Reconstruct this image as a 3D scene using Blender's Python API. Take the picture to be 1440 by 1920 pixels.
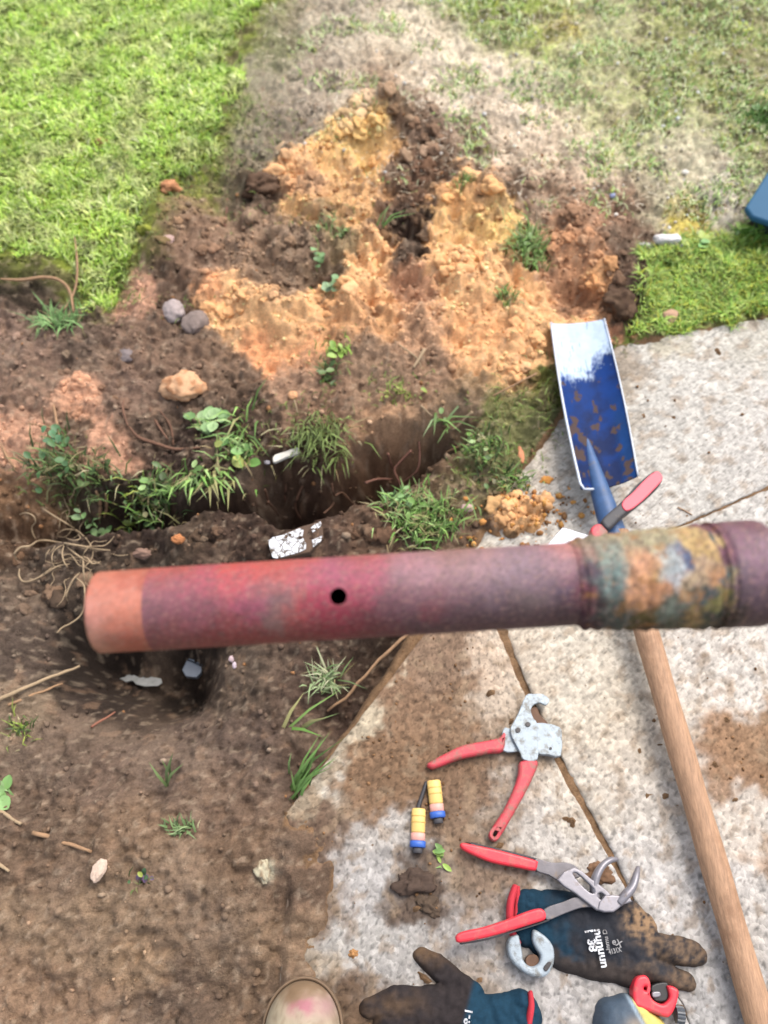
import bpy, bmesh, math, random
import numpy as np
from mathutils import Vector, Matrix, noise as mnoise
rng = np.random.default_rng(7)
random.seed(7)
S = bpy.context.scene
for o in list(bpy.data.objects): bpy.data.objects.remove(o)

# ---------------------------------------------------------------- camera
F = 1442.0; CAMH = 1.25; TILT = math.radians(30)
cam = bpy.data.cameras.new('camera'); camo = bpy.data.objects.new('camera', cam)
S.collection.objects.link(camo); S.camera = camo
camo.location = (0, 0, CAMH); camo.rotation_euler = (TILT, 0, 0)
cam.sensor_fit = 'VERTICAL'; cam.sensor_height = 34.6; cam.lens = 34.6*F/1920
cam.clip_start = 0.02; cam.clip_end = 200
cam.dof.use_dof = True; cam.dof.focus_distance = 1.0; cam.dof.aperture_fstop = 3.4
# ---------------------------------------------------------------- world, sun, exposure
W = bpy.data.worlds.new('World'); S.world = W; W.use_nodes = True
nt = W.node_tree; bg = nt.nodes['Background']
sky = nt.nodes.new('ShaderNodeTexSky'); sky.sky_type = 'NISHITA'; sky.sun_disc = False
EL, AZ = math.radians(58), math.radians(38)
sky.sun_elevation = EL; sky.sun_rotation = AZ; sky.air_density = 1.0; sky.dust_density = 4.0; sky.ozone_density = 1.0
hs = nt.nodes.new('ShaderNodeHueSaturation'); hs.inputs['Saturation'].default_value = .45   # pale overcast sky
nt.links.new(sky.outputs[0], hs.inputs['Color']); nt.links.new(hs.outputs[0], bg.inputs[0]); bg.inputs[1].default_value = 0.15
sl = bpy.data.lights.new('sun', 'SUN'); sl.energy = 0.95; sl.angle = math.radians(32); sl.color = (1, .93, .84)
so = bpy.data.objects.new('sun', sl); S.collection.objects.link(so)
sd = Vector((math.sin(AZ)*math.cos(EL), math.cos(AZ)*math.cos(EL), math.sin(EL)))
so.rotation_euler = sd.to_track_quat('Z', 'Y').to_euler(); so.location = (1, 1, 3)
S.view_settings.view_transform = 'Standard'; S.view_settings.look = 'None'
S.view_settings.exposure = 1.15; S.view_settings.gamma = 1
K = 1.45      # brightness the photo gives a surface, over its real albedo

# ---------------------------------------------------------------- helpers
CT, ST_ = math.cos(TILT), math.sin(TILT)
def P(px, py, z=0.0):
    dx = (px-720)/F; v = (960-py)/F
    d = Vector((dx, v*CT+ST_, v*ST_-CT))
    return Vector((0, 0, CAMH)) + d*((z-CAMH)/d.z)
def CAMP(px, py, Z):          # point at a given depth in front of the lens
    dx = (px-720)/F; v = (960-py)/F
    return Vector((0, 0, CAMH)) + Vector((dx, v*CT+ST_, v*ST_-CT))*Z
def proj(x, y, z):
    h = z-CAMH
    dep = y*ST_ - h*CT; up = y*CT + h*ST_
    dep = np.maximum(dep, .05)
    return 720+F*x/dep, 960-F*up/dep
def scale(py): return F/(CAMH/(CT-(960-py)/F*ST_))     # px per metre on the ground
def lin(c):
    c = np.asarray(c, float)/255
    return np.where(c <= .04045, c/12.92, ((c+.055)/1.055)**2.4)
def alb(c): return np.clip(lin(c)/K, 0, .9)
def A4(c): return tuple(alb(c))+(1,)

_perm = np.random.default_rng(3).permutation(512)
_ang = np.random.default_rng(4).random(512)*2*np.pi
def perlin(x, y, seed=0):
    xi = np.floor(x).astype(int); yi = np.floor(y).astype(int); xf = x-xi; yf = y-yi
    def g(ix, iy, fx, fy):
        a = _ang[_perm[(_perm[(ix+seed*17) & 511] + iy+seed*5) & 511]]
        return np.cos(a)*fx + np.sin(a)*fy
    u = xf*xf*xf*(xf*(xf*6-15)+10); v = yf*yf*yf*(yf*(yf*6-15)+10)
    a = g(xi, yi, xf, yf); b = g(xi+1, yi, xf-1, yf); c = g(xi, yi+1, xf, yf-1); d = g(xi+1, yi+1, xf-1, yf-1)
    return (a*(1-u)+b*u)*(1-v) + (c*(1-u)+d*u)*v
def fbm(x, y, f, octv=4, seed=0, gain=.5):
    s = 0; a = 1
    for i in range(octv):
        s = s + a*perlin(x*f, y*f, seed+i); a *= gain; f *= 2.03
    return s*1.4
def sst(a, b, x):
    t = np.clip((x-a)/(b-a), 0, 1); return t*t*(3-2*t)
def splat(px, py, pts, cols, rad, sharp=2.2):
    """soft nearest-patch blend of listed soil patches"""
    px = px.ravel(); py = py.ravel(); out = np.zeros((len(px), cols.shape[1]))
    for s in range(0, len(px), 40000):
        X = px[s:s+40000, None]; Y = py[s:s+40000, None]
        d2 = ((X-pts[:, 0])**2 + (Y-pts[:, 1])**2)/rad**2
        w = -sharp*d2; w -= w.max(1, keepdims=True); w = np.exp(w)
        out[s:s+40000] = (w@cols)/w.sum(1, keepdims=True)
    return out
def inpoly(x, y, poly):
    x = np.asarray(x); y = np.asarray(y); r = np.zeros(x.shape, bool); n = len(poly)
    for i in range(n):
        x1, y1 = poly[i]; x2, y2 = poly[(i+1) % n]
        if y1 == y2: continue
        c = ((y1 > y) != (y2 > y)) & (x < (x2-x1)*(y-y1)/(y2-y1)+x1)
        r ^= c
    return r

# ---- materials
def newmat(name):
    m = bpy.data.materials.new(name); m.use_nodes = True
    return m, m.node_tree, m.node_tree.nodes['Principled BSDF']
def mat(name, col=None, rough=.6, metal=0, attr=False, var=.15, vscale=40, bump=.0, bscale=200, spec=.5, alpha_dirt=None, detail=4, bdist=.002, dirt_scale=25, dirt_amt=.5, stretch=None, sheen=0):
    """procedural material: base colour (or the mesh's own colour attribute) x mottling, optional dirt, bump"""
    m, t, b = newmat(name); N = t.nodes; L = t.links
    tc = N.new('ShaderNodeTexCoord')
    src = tc.outputs['Object']
    if stretch:
        mp = N.new('ShaderNodeMapping'); mp.inputs['Scale'].default_value = stretch[0]; mp.inputs['Rotation'].default_value = stretch[1]
        L.new(src, mp.inputs[0]); src = mp.outputs[0]
    if attr:
        a = N.new('ShaderNodeAttribute'); a.attribute_name = 'Col'; base = a.outputs['Color']
    else:
        r = N.new('ShaderNodeRGB'); r.outputs[0].default_value = A4(col); base = r.outputs[0]
    n = N.new('ShaderNodeTexNoise'); n.inputs['Scale'].default_value = vscale; n.inputs['Detail'].default_value = detail; n.inputs['Roughness'].default_value = .65
    L.new(src, n.inputs['Vector'])
    mr = N.new('ShaderNodeMapRange'); mr.inputs[1].default_value = .25; mr.inputs[2].default_value = .75
    mr.inputs[3].default_value = 1-var; mr.inputs[4].default_value = 1+var
    L.new(n.outputs['Fac'], mr.inputs[0])
    vm = N.new('ShaderNodeVectorMath'); vm.operation = 'SCALE'
    L.new(base, vm.inputs[0]); L.new(mr.outputs[0], vm.inputs['Scale'])
    out = vm.outputs[0]
    if alpha_dirt is not None:
        n2 = N.new('ShaderNodeTexNoise'); n2.inputs['Scale'].default_value = dirt_scale; n2.inputs['Detail'].default_value = 6; n2.inputs['Roughness'].default_value = .7
        L.new(tc.outputs['Object'], n2.inputs['Vector'])
        cr = N.new('ShaderNodeMapRange'); cr.inputs[1].default_value = 1-dirt_amt-.06; cr.inputs[2].default_value = 1-dirt_amt+.1
        L.new(n2.outputs['Fac'], cr.inputs[0])
        mx = N.new('ShaderNodeMix'); mx.data_type = 'RGBA'
        L.new(cr.outputs[0], mx.inputs[0]); L.new(out, mx.inputs[6]); mx.inputs[7].default_value = A4(alpha_dirt)
        out = mx.outputs[2]
    L.new(out, b.inputs['Base Color'])
    b.inputs['Roughness'].default_value = rough; b.inputs['Metallic'].default_value = metal
    b.inputs['Specular IOR Level'].default_value = spec
    if bump:
        nb = N.new('ShaderNodeTexNoise'); nb.inputs['Scale'].default_value = bscale; nb.inputs['Detail'].default_value = 5; nb.inputs['Roughness'].default_value = .7
        L.new(src, nb.inputs['Vector'])
        bp = N.new('ShaderNodeBump'); bp.inputs['Strength'].default_value = bump; bp.inputs['Distance'].default_value = bdist
        L.new(nb.outputs['Fac'], bp.inputs['Height']); L.new(bp.outputs[0], b.inputs['Normal'])
    return m

# ---- objects
def tag(o, label=None, cat=None, group=None, kind=None):
    if label: o['label'] = label
    if cat: o['category'] = cat
    if group: o['group'] = group
    if kind: o['kind'] = kind
    return o
def empty(name, loc, label, cat, group=None):
    o = bpy.data.objects.new(name, None); S.collection.objects.link(o); o.location = loc
    o.empty_display_size = .03
    return tag(o, label, cat, group)
def origin_of(o):
    v = Vector((0, 0, 0))
    while o: v += o.location; o = o.parent
    return v
def meshobj(name, verts, faces, m, parent=None, loc=None, cols=None, smooth=True):
    """link world-space geometry as one mesh object"""
    org = origin_of(parent) if parent else Vector(loc if loc is not None else (0, 0, 0))
    V = np.asarray(verts, float).reshape(-1, 3) - np.array(org)
    me = bpy.data.meshes.new(name)
    if isinstance(faces, np.ndarray):
        nf, k = faces.shape
        me.vertices.add(len(V)); me.vertices.foreach_set('co', V.ravel().astype(np.float32))
        me.loops.add(nf*k); me.loops.foreach_set('vertex_index', faces.ravel().astype(np.int32))
        me.polygons.add(nf); me.polygons.foreach_set('loop_start', np.arange(0, nf*k, k, dtype=np.int32))
        me.update(calc_edges=True)
    else:
        me.from_pydata([tuple(v) for v in V], [], [tuple(int(i) for i in f) for f in faces]); me.update()
    if cols is not None:
        ca = me.color_attributes.new('Col', 'FLOAT_COLOR', 'POINT')
        c4 = np.ones((len(V), 4), np.float32); c4[:, :3] = cols; ca.data.foreach_set('color', c4.ravel())
    if smooth: me.polygons.foreach_set('use_smooth', np.ones(len(me.polygons), bool))
    me.materials.append(m)
    o = bpy.data.objects.new(name, me); S.collection.objects.link(o)
    if parent: o.parent = parent
    else: o.location = org
    return o
def catmull(pts, n=5, closed=True):
    P_ = [np.array(p, float) for p in pts]; m = len(P_); out = []
    for i in range(m if closed else m-1):
        a = P_[(i-1) % m] if closed or i > 0 else P_[0]
        b = P_[i]; c = P_[(i+1) % m]
        d = P_[(i+2) % m] if closed or i+2 < m else P_[-1]
        for k in range(n):
            t = k/n
            out.append(.5*((2*b)+(-a+c)*t+(2*a-5*b+4*c-d)*t*t+(-a+3*b-3*c+d)*t**3))
    if not closed: out.append(P_[-1])
    return out
def plate(name, outline, z, th, m, parent=None, bevel=.0012, holes=(), smooth=3, loc=None, wob=0):
    """flat plate of real thickness th lying with its underside at height z; outline and holes are ground points given through at()"""
    cu = bpy.data.curves.new(name, 'CURVE'); cu.dimensions = '2D'; cu.fill_mode = 'BOTH'
    zt = z+th
    ctr = P(*outline[0], zt)
    for k, ol in enumerate([outline]+list(holes)):
        pts = catmull(ol, smooth) if smooth > 1 else [np.array(p, float) for p in ol]
        sp = cu.splines.new('POLY'); sp.points.add(len(pts)-1); sp.use_cyclic_u = True
        for q, p in zip(sp.points, pts):
            w = P(p[0], p[1], zt); q.co = (w.x-ctr.x, w.y-ctr.y, 0, 1)
    cu.extrude = max(th/2-bevel, 1e-4); cu.bevel_depth = bevel; cu.bevel_resolution = 2; cu.offset = -bevel
    tmp = bpy.data.objects.new('tmp', cu); S.collection.objects.link(tmp)
    dg = bpy.context.evaluated_depsgraph_get(); me = bpy.data.meshes.new_from_object(tmp.evaluated_get(dg))
    bpy.data.objects.remove(tmp)
    bm = bmesh.new(); bm.from_mesh(me); bmesh.ops.remove_doubles(bm, verts=bm.verts, dist=1e-5)
    org = origin_of(parent) if parent else Vector(loc if loc is not None else (ctr.x, ctr.y, z))
    bmesh.ops.translate(bm, verts=bm.verts, vec=Vector((ctr.x, ctr.y, z+th/2))-org)
    me2 = bpy.data.meshes.new(name); bm.to_mesh(me2); bm.free(); bpy.data.meshes.remove(me)
    me2.materials.clear(); me2.materials.append(m)
    for p in me2.polygons: p.use_smooth = False; p.material_index = 0
    o = bpy.data.objects.new(name, me2); S.collection.objects.link(o)
    if parent: o.parent = parent
    else: o.location = org
    return o
def tube_geo(pts, rad, seg=12, flat=1.0, cap=True, jitter=0):
    """swept tube; rad per point; flat squashes it vertically"""
    pts = [Vector(p) for p in pts]; n = len(pts); V = []; Fc = []
    rad = list(rad) if hasattr(rad, '__len__') else [rad]*n
    for i, p in enumerate(pts):
        t = (pts[min(i+1, n-1)]-pts[max(i-1, 0)]).normalized()
        up = Vector((0, 0, 1)) if abs(t.z) < .9 else Vector((0, 1, 0))
        s = t.cross(up).normalized(); u = s.cross(t).normalized()
        for k in range(seg):
            a = 2*math.pi*k/seg; r = rad[i]*(1+jitter*random.uniform(-1, 1))
            V.append(p + s*math.cos(a)*r + u*math.sin(a)*r*flat)
    for i in range(n-1):
        for k in range(seg):
            a = i*seg+k; b = i*seg+(k+1) % seg
            Fc.append((a, b, b+seg, a+seg))
    if cap:
        V.append(pts[0]); V.append(pts[-1]); c0 = len(V)-2
        for k in range(seg):
            Fc.append((c0, (k+1) % seg, k)); Fc.append((c0+1, (n-1)*seg+k, (n-1)*seg+(k+1) % seg))
    return V, Fc
def tube(name, pts, rad, m, parent=None, seg=12, flat=1.0, loc=None, jitter=0, smooth_path=0):
    if smooth_path:
        rr = list(rad) if hasattr(rad, '__len__') else [rad]*len(pts)
        q = catmull([(*p, r) for p, r in zip([tuple(Vector(x)) for x in pts], rr)], smooth_path, closed=False)
        pts = [p[:3] for p in q]; rad = [max(p[3], 1e-4) for p in q]
    V, Fc = tube_geo(pts, rad, seg, flat, jitter=jitter)
    return meshobj(name, [tuple(v) for v in V], Fc, m, parent, loc if parent is None and loc is not None else (tuple(pts[0]) if parent is None else None))

# ================================================================ the ground
# soil patches: x, y, reach, colour as seen on the photograph (laid on the ground plane)
DB = (62, 46, 36); MB = (110, 86, 66); CL = (226, 166, 106); OC = (228, 180, 98); GS = (126, 112, 94); STW = (178, 162, 138)
GR = (118, 128, 52); GL = (106, 104, 52); MS = (156, 138, 22)
soil = [(100,100,120,GR),(300,100,120,GR),(100,300,120,GR),(300,300,100,GR),(400,200,70,GR),(100,430,90,GR),(250,420,70,GR),(185,550,35,GR),(-150,200,200,GR),(440,30,70,GR),
(300,-200,250,GR),(520,60,60,(120,118,80)),(490,170,60,(140,130,104)),(500,260,60,(134,122,98)),(470,330,50,(112,98,70)),(620,150,70,(150,134,112)),(560,220,60,GS),(620,40,80,(140,128,106)),
(700,60,80,(160,146,122)),(720,130,60,(140,112,84)),(850,120,100,STW),(950,200,100,STW),(780,60,80,(172,158,130)),(1000,270,90,(176,154,126)),(1100,300,70,(170,152,126)),
(1150,230,80,(152,150,98)),(1100,100,90,(150,150,98)),(1300,150,110,(138,142,90)),(1300,280,80,(160,152,122)),(1250,350,60,(150,140,108)),(1370,350,60,(156,146,130)),(1000,60,60,(140,150,80)),
(900,10,80,(120,140,60)),(1295,410,34,MS),(1060,50,28,MS),(1110,90,20,MS),(1390,110,18,(110,80,30)),(1400,30,80,(140,145,95)),(1330,460,30,(120,110,60)),(1500,200,150,(140,145,95)),
(790,250,55,(98,72,52)),(880,250,50,(128,100,74)),(760,200,50,(112,86,62)),(830,290,50,(88,64,46)),(960,340,50,(104,78,58)),(1080,350,60,(138,102,72)),(1150,410,50,(112,84,62)),(1190,500,45,(98,74,56)),(1170,575,36,DB),
(1130,400,40,(150,108,74)),(1180,450,40,(104,80,60)),
(700,250,48,OC),(640,275,44,OC),(730,275,30,(190,135,75)),(600,290,36,(206,150,84)),(535,315,24,CL),(570,350,45,(180,132,84)),(560,385,30,(190,140,80)),(650,350,45,(184,136,84)),(690,370,35,(190,140,86)),(480,360,36,DB),(520,360,22,(86,62,46)),(760,330,45,(98,68,46)),(740,430,40,DB),(765,475,36,(56,40,30)),(720,395,30,(124,88,58)),(800,320,35,(110,78,54)),
(880,380,50,(196,140,78)),(905,430,45,OC),(850,420,40,(200,150,86)),(880,340,24,CL),(700,460,30,CL),(690,500,36,CL),(650,545,32,CL),(650,600,50,(188,132,82)),(850,470,45,CL),(870,550,55,CL),(920,500,30,(200,145,90)),(780,540,36,(150,104,68)),(780,620,50,(160,118,80)),(720,600,40,(190,134,82)),(900,620,60,(214,150,92)),(960,690,45,(196,142,90)),(1030,640,50,CL),(1080,470,50,(168,118,74)),(1080,550,40,(138,94,58)),(1120,520,24,(200,140,84)),(1110,600,30,(200,140,90)),(1000,560,36,CL),(1040,500,36,(150,104,66)),(940,560,34,CL),(1140,640,25,(180,120,76)),
(430,560,40,CL),(480,590,50,CL),(550,610,50,CL),(500,650,40,(206,132,78)),(570,650,36,(196,128,78)),(395,545,24,(190,126,78)),
(330,410,55,(120,90,66)),(390,470,50,(122,92,68)),(300,500,45,(84,62,46)),(290,450,30,(70,52,40)),(340,540,30,(90,66,48)),(460,450,55,(128,100,74)),(540,460,60,(124,98,72)),(520,510,50,(112,88,66)),(610,450,40,(130,108,70)),(620,520,26,(96,76,54)),
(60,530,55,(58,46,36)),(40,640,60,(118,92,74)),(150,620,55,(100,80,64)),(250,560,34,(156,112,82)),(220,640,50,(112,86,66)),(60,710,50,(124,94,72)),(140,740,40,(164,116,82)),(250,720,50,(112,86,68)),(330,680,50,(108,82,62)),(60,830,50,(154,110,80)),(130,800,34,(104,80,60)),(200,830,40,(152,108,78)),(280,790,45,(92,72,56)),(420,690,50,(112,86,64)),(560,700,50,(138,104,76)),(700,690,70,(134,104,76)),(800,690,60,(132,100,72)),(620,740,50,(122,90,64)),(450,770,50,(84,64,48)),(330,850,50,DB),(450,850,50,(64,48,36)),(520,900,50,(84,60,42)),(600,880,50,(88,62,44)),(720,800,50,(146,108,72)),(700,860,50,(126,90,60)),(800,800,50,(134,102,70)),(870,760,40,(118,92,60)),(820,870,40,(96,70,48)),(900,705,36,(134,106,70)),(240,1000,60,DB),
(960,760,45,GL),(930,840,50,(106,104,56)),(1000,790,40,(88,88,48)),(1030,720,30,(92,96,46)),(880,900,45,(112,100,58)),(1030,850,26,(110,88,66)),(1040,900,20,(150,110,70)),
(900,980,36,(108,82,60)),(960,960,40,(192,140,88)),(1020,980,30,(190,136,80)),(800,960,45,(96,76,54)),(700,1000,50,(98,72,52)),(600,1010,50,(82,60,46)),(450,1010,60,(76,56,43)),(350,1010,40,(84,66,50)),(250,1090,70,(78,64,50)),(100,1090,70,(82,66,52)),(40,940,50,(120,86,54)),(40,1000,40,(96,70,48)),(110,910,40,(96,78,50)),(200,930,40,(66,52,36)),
(50,1180,60,(84,68,56)),(150,1200,60,(52,41,33)),(300,1240,70,(48,38,31)),(220,1290,50,(56,44,36)),(250,1350,50,(76,60,48)),(450,1260,60,(92,74,58)),(550,1250,60,(86,66,52)),(650,1250,50,(76,57,44)),(100,1420,60,(100,80,64)),(30,1350,50,(126,104,80)),(300,1430,70,(100,80,66)),(450,1400,60,(98,78,64)),(550,1380,50,(86,66,52)),(600,1320,50,(80,60,48)),(250,1540,80,(122,95,70)),(400,1500,70,(112,87,67)),(100,1600,80,(110,86,65)),(300,1650,80,(126,100,74)),(450,1620,60,(112,86,63)),(150,1750,100,(130,104,77)),(400,1750,80,(122,97,73)),(330,1860,70,(104,82,64)),(100,1880,90,(132,102,75)),(250,1800,50,(142,112,80)),(550,1650,50,(104,80,60)),(520,1780,60,(130,102,74)),(480,1870,60,(118,92,68)),(30,1500,50,(104,82,64)),(200,1480,50,(104,82,66)),(490,1640,20,(170,160,130)),  # dark wet soil tones in the hollow also carry its shade
(1300,540,70,GR),(1400,520,70,GR),(1240,600,45,(96,110,48)),(1480,600,90,GR),(1600,400,150,GR)]
sp = np.array([s[:2] for s in soil], float); sr = np.array([s[2] for s in soil], float)*1.0; 
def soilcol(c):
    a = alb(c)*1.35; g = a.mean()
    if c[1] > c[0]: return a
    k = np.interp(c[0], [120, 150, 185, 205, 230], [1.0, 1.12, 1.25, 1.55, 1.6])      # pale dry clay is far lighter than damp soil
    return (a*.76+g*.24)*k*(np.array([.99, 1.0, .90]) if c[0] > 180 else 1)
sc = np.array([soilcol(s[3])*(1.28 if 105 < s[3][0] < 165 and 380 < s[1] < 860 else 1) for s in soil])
bumps = [(700,560,300,.045),(690,262,58,.075),(625,285,42,.05),(730,255,22,.04),(665,240,20,.03),(700,235,18,.03),(540,320,22,.03),(570,360,45,.02),(880,390,60,.055),(905,430,45,.03),(870,345,22,.03),(1080,470,80,.04),(1170,560,40,.05),(1110,500,30,.02),(1080,560,40,-.03),
(440,560,38,.025),(500,590,60,.045),(560,620,45,.03),(690,480,40,.03),(660,560,40,.03),(870,560,70,.035),(950,640,60,.03),(640,610,50,.02),(330,430,60,.045),(380,480,50,.03),(300,500,34,.03),(480,355,40,.045),(760,250,50,.03),(800,230,50,.03),(960,335,36,-.03),(930,330,30,.03),(1080,360,60,.03),(760,460,38,-.045),(740,420,30,-.02),(615,560,16,-.03),
(60,530,60,.03),(150,640,60,.03),(60,700,60,.02),(140,740,50,.02),(60,830,50,.025),(200,830,50,.025),(100,300,300,.03),(250,480,90,.02),(960,800,60,.015),(960,965,45,.02),(1020,980,25,.012),
(450,1020,90,.02),(600,1010,60,.015),(330,1010,40,.02),(700,990,50,.02),(60,1100,60,-.02),(260,1262,175,-.13),(280,1212,85,-.14),(150,1200,58,-.11),(330,1215,95,-.05),(180,1200,70,-.05),(630,1250,110,-.035),(600,1330,80,-.03),(700,1210,60,-.04),(470,1350,50,-.02),(530,1310,30,.012),(400,1230,40,.03),(40,1300,60,.02),(150,1480,60,.015),(20,1480,60,-.02),(310,1560,60,.012),(560,1600,40,.012),(420,1460,50,-.012)]
TX = [-400,-60,60,150,250,330,390,440,500,600,700,780,850,900,960]
TN = [1030,1015,1015,1003,990,985,978,985,985,983,940,905,862,815,800]
TF = [915,915,905,905,910,925,925,900,868,840,800,776,764,770,780]
TD = [.06,.06,.10,.20,.30,.22,.14,.27,.38,.40,.38,.28,.13,.02,0]
SLAB_L = [(500,2100),(518,1900),(532,1750),(545,1620),(530,1532),(762,1187),(965,898),(1138,652)]
def slab_line(py):   # x of the slabs' left edge at a given y
    ys = [650,898,1187,1532,1620,1750,1900,2100]; xs = [1138,965,762,530,545,532,518,500]
    return np.interp(py, ys, xs)
def hmacro(px, py, x, y):
    h = np.zeros_like(px)
    for bx, by, r, a in bumps:
        # ellipse on the ground; round in ground metres
        c = P(bx, by); R = r/scale(by)
        h += a*np.exp(-((x-c.x)**2+(y-c.y)**2)/R**2)
    wx = 14*fbm(x, y, 6, 1, 31)
    n = np.interp(px+wx, TX, TN) + 24*fbm(x, y, 9, 2, 33); f = np.interp(px+wx, TX, TF) + 34*fbm(x, y, 7, 2, 35); D = np.interp(px, TX, TD)
    t = (n-py)/(n-f)
    prof = sst(-.03, .16, t)*(1-sst(.30, 1.04, t)**.8)
    h = h - D*prof
    return h, prof
def inslab(px, py):
    e = slab_line(py)
    topedge = np.interp(px, [1138, 1440, 2200], [652, 592, 450])
    return (px > e) & (py > topedge)
def axis(lo, hi, fine, far, g=1.35):
    a = list(np.arange(lo, hi+fine, fine)); s = fine
    while a[-1] < far: s *= g; a.append(a[-1]+s)
    s = fine
    while a[0] > -far: s *= g; a.insert(0, a[0]-s)
    return np.array(a)
def yaxis():
    a = list(np.arange(-.16, 1.25, .0038)) + list(np.arange(1.25, 2.75, .006)); s = .006
    while a[-1] < 40: s *= 1.35; a.append(a[-1]+s)
    s = .004
    while a[0] > -40: s *= 1.35; a.insert(0, a[0]-s)
    return np.array(a)
gx = axis(-1.3, 1.3, .0046, 40); gy = yaxis()
X, Y = np.meshgrid(gx, gy)
NEAR = (np.abs(X) < 1.4) & (Y > -.3) & (Y < 3)
def ground_h(X, Y, fine=True):
    px, py = proj(X, Y, 0*X)
    M, prof = hmacro(px, py, X, Y)
    ins = inslab(px, py)
    e = slab_line(py)
    # colours decide how lumpy a patch is
    return px, py, M, prof, ins, e
px0, py0, M, prof, ins, edge = ground_h(X, Y)
dE = (px0-edge)*0.8            # roughly px distance across the slabs' left edge
wob = fbm(X, Y, 14, 4, 51)
# where earth spills over the slab's lower left corner and clay over its upper left edge
spill = sst(1505, 1600, py0+40*wob)*sst(75, -10, dE+45*wob)*(py0 < 2100)
spill2 = np.exp(-(((px0-965)/70)**2+((py0-965)/38)**2)**2)
topedge = np.interp(px0, [1138, 1440, 2200], [652, 592, 450])
low = np.where((dE < 0) & (py0 > 1150) & (py0 < 1600), -.05*sst(-90, -6, dE)*sst(1560, 1450, py0), 0)
rough = fbm(X, Y, 5, 3, 60)*.014 + fbm(X, Y, 16, 4, 61)*.012
cl = fbm(X, Y, 38, 4, 71); clump = np.abs(cl)
rough2 = (clump-.2)*.016 + fbm(X, Y, 110, 3, 81)*.0035
mx, my = proj(X, Y, M)
far_l = (Y > 2.9) | (np.abs(X) > 1.45) | (Y < -.4)
lumpy = np.clip(1 - .75*sst(600, 300, mx)*sst(560, 400, my), .2, 1)
mound = np.exp(-(((px0-760)/430)**2+((py0-470)/230)**2)**2)
crumb = sst(.05, .35, fbm(X, Y, 50, 3, 91))*.004 + sst(.1, .45, fbm(X, Y, 20, 3, 93))*.010
lump3 = 1-np.abs(fbm(X, Y, 13, 3, 95)); lump3 = (lump3-.75)*.03
near = sst(1.1, .4, Y)
H = M + (rough + rough2*(.6-.15*near)*(1-.5*prof))*lumpy + crumb*(.5+.6*mound) + lump3*mound
H = H + lumpy*(sst(.15, .5, fbm(X, Y, 75, 3, 97))*.005 - sst(.2, .5, fbm(X, Y, 48, 3, 98))*.006*(1-.7*mound))
H = H + mound*.022*sst(-.1, .35, fbm(X, Y, 9, 2, 88)+.25*fbm(X, Y, 30, 3, 89))
H = H + low
# lawn swell
Hs = np.full_like(H, -.005) + .003*fbm(X, Y, 40, 3, 5)
blend = sst(-4, 14, dE)*sst(-10, 12, py0-topedge)
blend = np.where(ins | (dE > -4), blend, 0)
H = H*(1-blend) + Hs*blend
H = H + blend*(spill*(.022+.008*clump) + sst(.35, .75, spill2+.55*fbm(X, Y, 26, 4, 99))*(.018+.02*clump+.014*cl))
# soil laps the slab edge at its top side
H = np.where((py0 < topedge+6) & (py0 > topedge-60) & (px0 > 1120), np.maximum(H, -.006), H)
H = np.where(far_l, 0.0, H)
# colours
cpx, cpy = proj(X, Y, M*.9 + .01)
wx = 26*fbm(X, Y, 12, 4, 11) + 9*fbm(X, Y, 60, 3, 12); wy = 20*fbm(X, Y, 12, 4, 13) + 9*fbm(X, Y, 60, 3, 14)
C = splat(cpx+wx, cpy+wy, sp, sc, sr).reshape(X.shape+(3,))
# natural mottling of the soil: crumbs of clay, dark humus, pale grit
n1 = fbm(X, Y, 45, 4, 21)[..., None]; n2 = fbm(X, Y, 150, 3, 22)[..., None]; n3 = fbm(X, Y, 20, 4, 23)
cl0 = sst(.24, .36, C[..., 0])[..., None]; C = C*(1+(.28*n1+.22*n2)*(1-.45*cl0)*(1-.75*np.clip(prof+np.exp(-((px0-250)/170)**2-((py0-1240)/90)**2), 0, 1)[..., None]))*(1+.14*cl0)
wl = (sst(1150, 1400, cpy)*sst(620, 480, cpx))[..., None]; C = C*(1+wl*np.array([.06, .06, .05]))
isbrown = (C[..., 0] < .25) & (C[..., 1] < C[..., 0]*.9)
clm = (sst(.42, .60, fbm(X, Y, 38, 3, 24))*.35*isbrown)[..., None]
C = C*(1-clm) + soilcol((150, 114, 82))*clm
n4 = sst(.05, .6, fbm(X, Y, 8, 4, 26))[..., None]*isbrown[..., None]*.35
C = C*(1-n4) + soilcol((142, 116, 92))*n4
n5 = sst(.35, .6, fbm(X, Y, 70, 3, 27))[..., None]*.3
C = C*(1-n5) + soilcol((176, 152, 122))*n5*1
isclay = sst(.30, .50, C[..., 0]); dk = (sst(.24, .52, n3+.25*fbm(X, Y, 60, 3, 25))*.72*mound*(1-.12*isclay))[..., None]
C = C*(1-dk) + soilcol((104, 78, 58))*dk
pale = (sst(480, 640, cpx+.3*(200-cpy))*sst(440, 330, cpy-.12*(cpx-900)))[..., None]
C = C*(1+pale*(.30+.45*fbm(X, Y, 16, 4, 28)[..., None]+.40*fbm(X, Y, 55, 3, 29)[..., None]))
pg = (sst(.18, .42, fbm(X, Y, 9, 4, 30)))[..., None]*pale*.40; C = C*(1-pg)+alb((140, 120, 98))*pg
lawn_edge = ((C[..., 1] > C[..., 0]*1.02))[..., None]; eb = sst(-.1, .35, fbm(X, Y, 18, 4, 36))[..., None]*.8*lawn_edge; C = C*(1-eb)+soilcol((96, 84, 54))*eb
C = np.where(far_l[..., None], alb(GR), C)
gap = ((ins) & (spill < .3) & (spill2 < .3))[..., None]
C = np.where(gap, alb((140, 110, 82))*(1+.3*n1), C)
C = C*np.minimum(1, .72/np.maximum(C.max(-1, keepdims=True), 1e-4)); C = np.clip(C, .006, .8)
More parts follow.
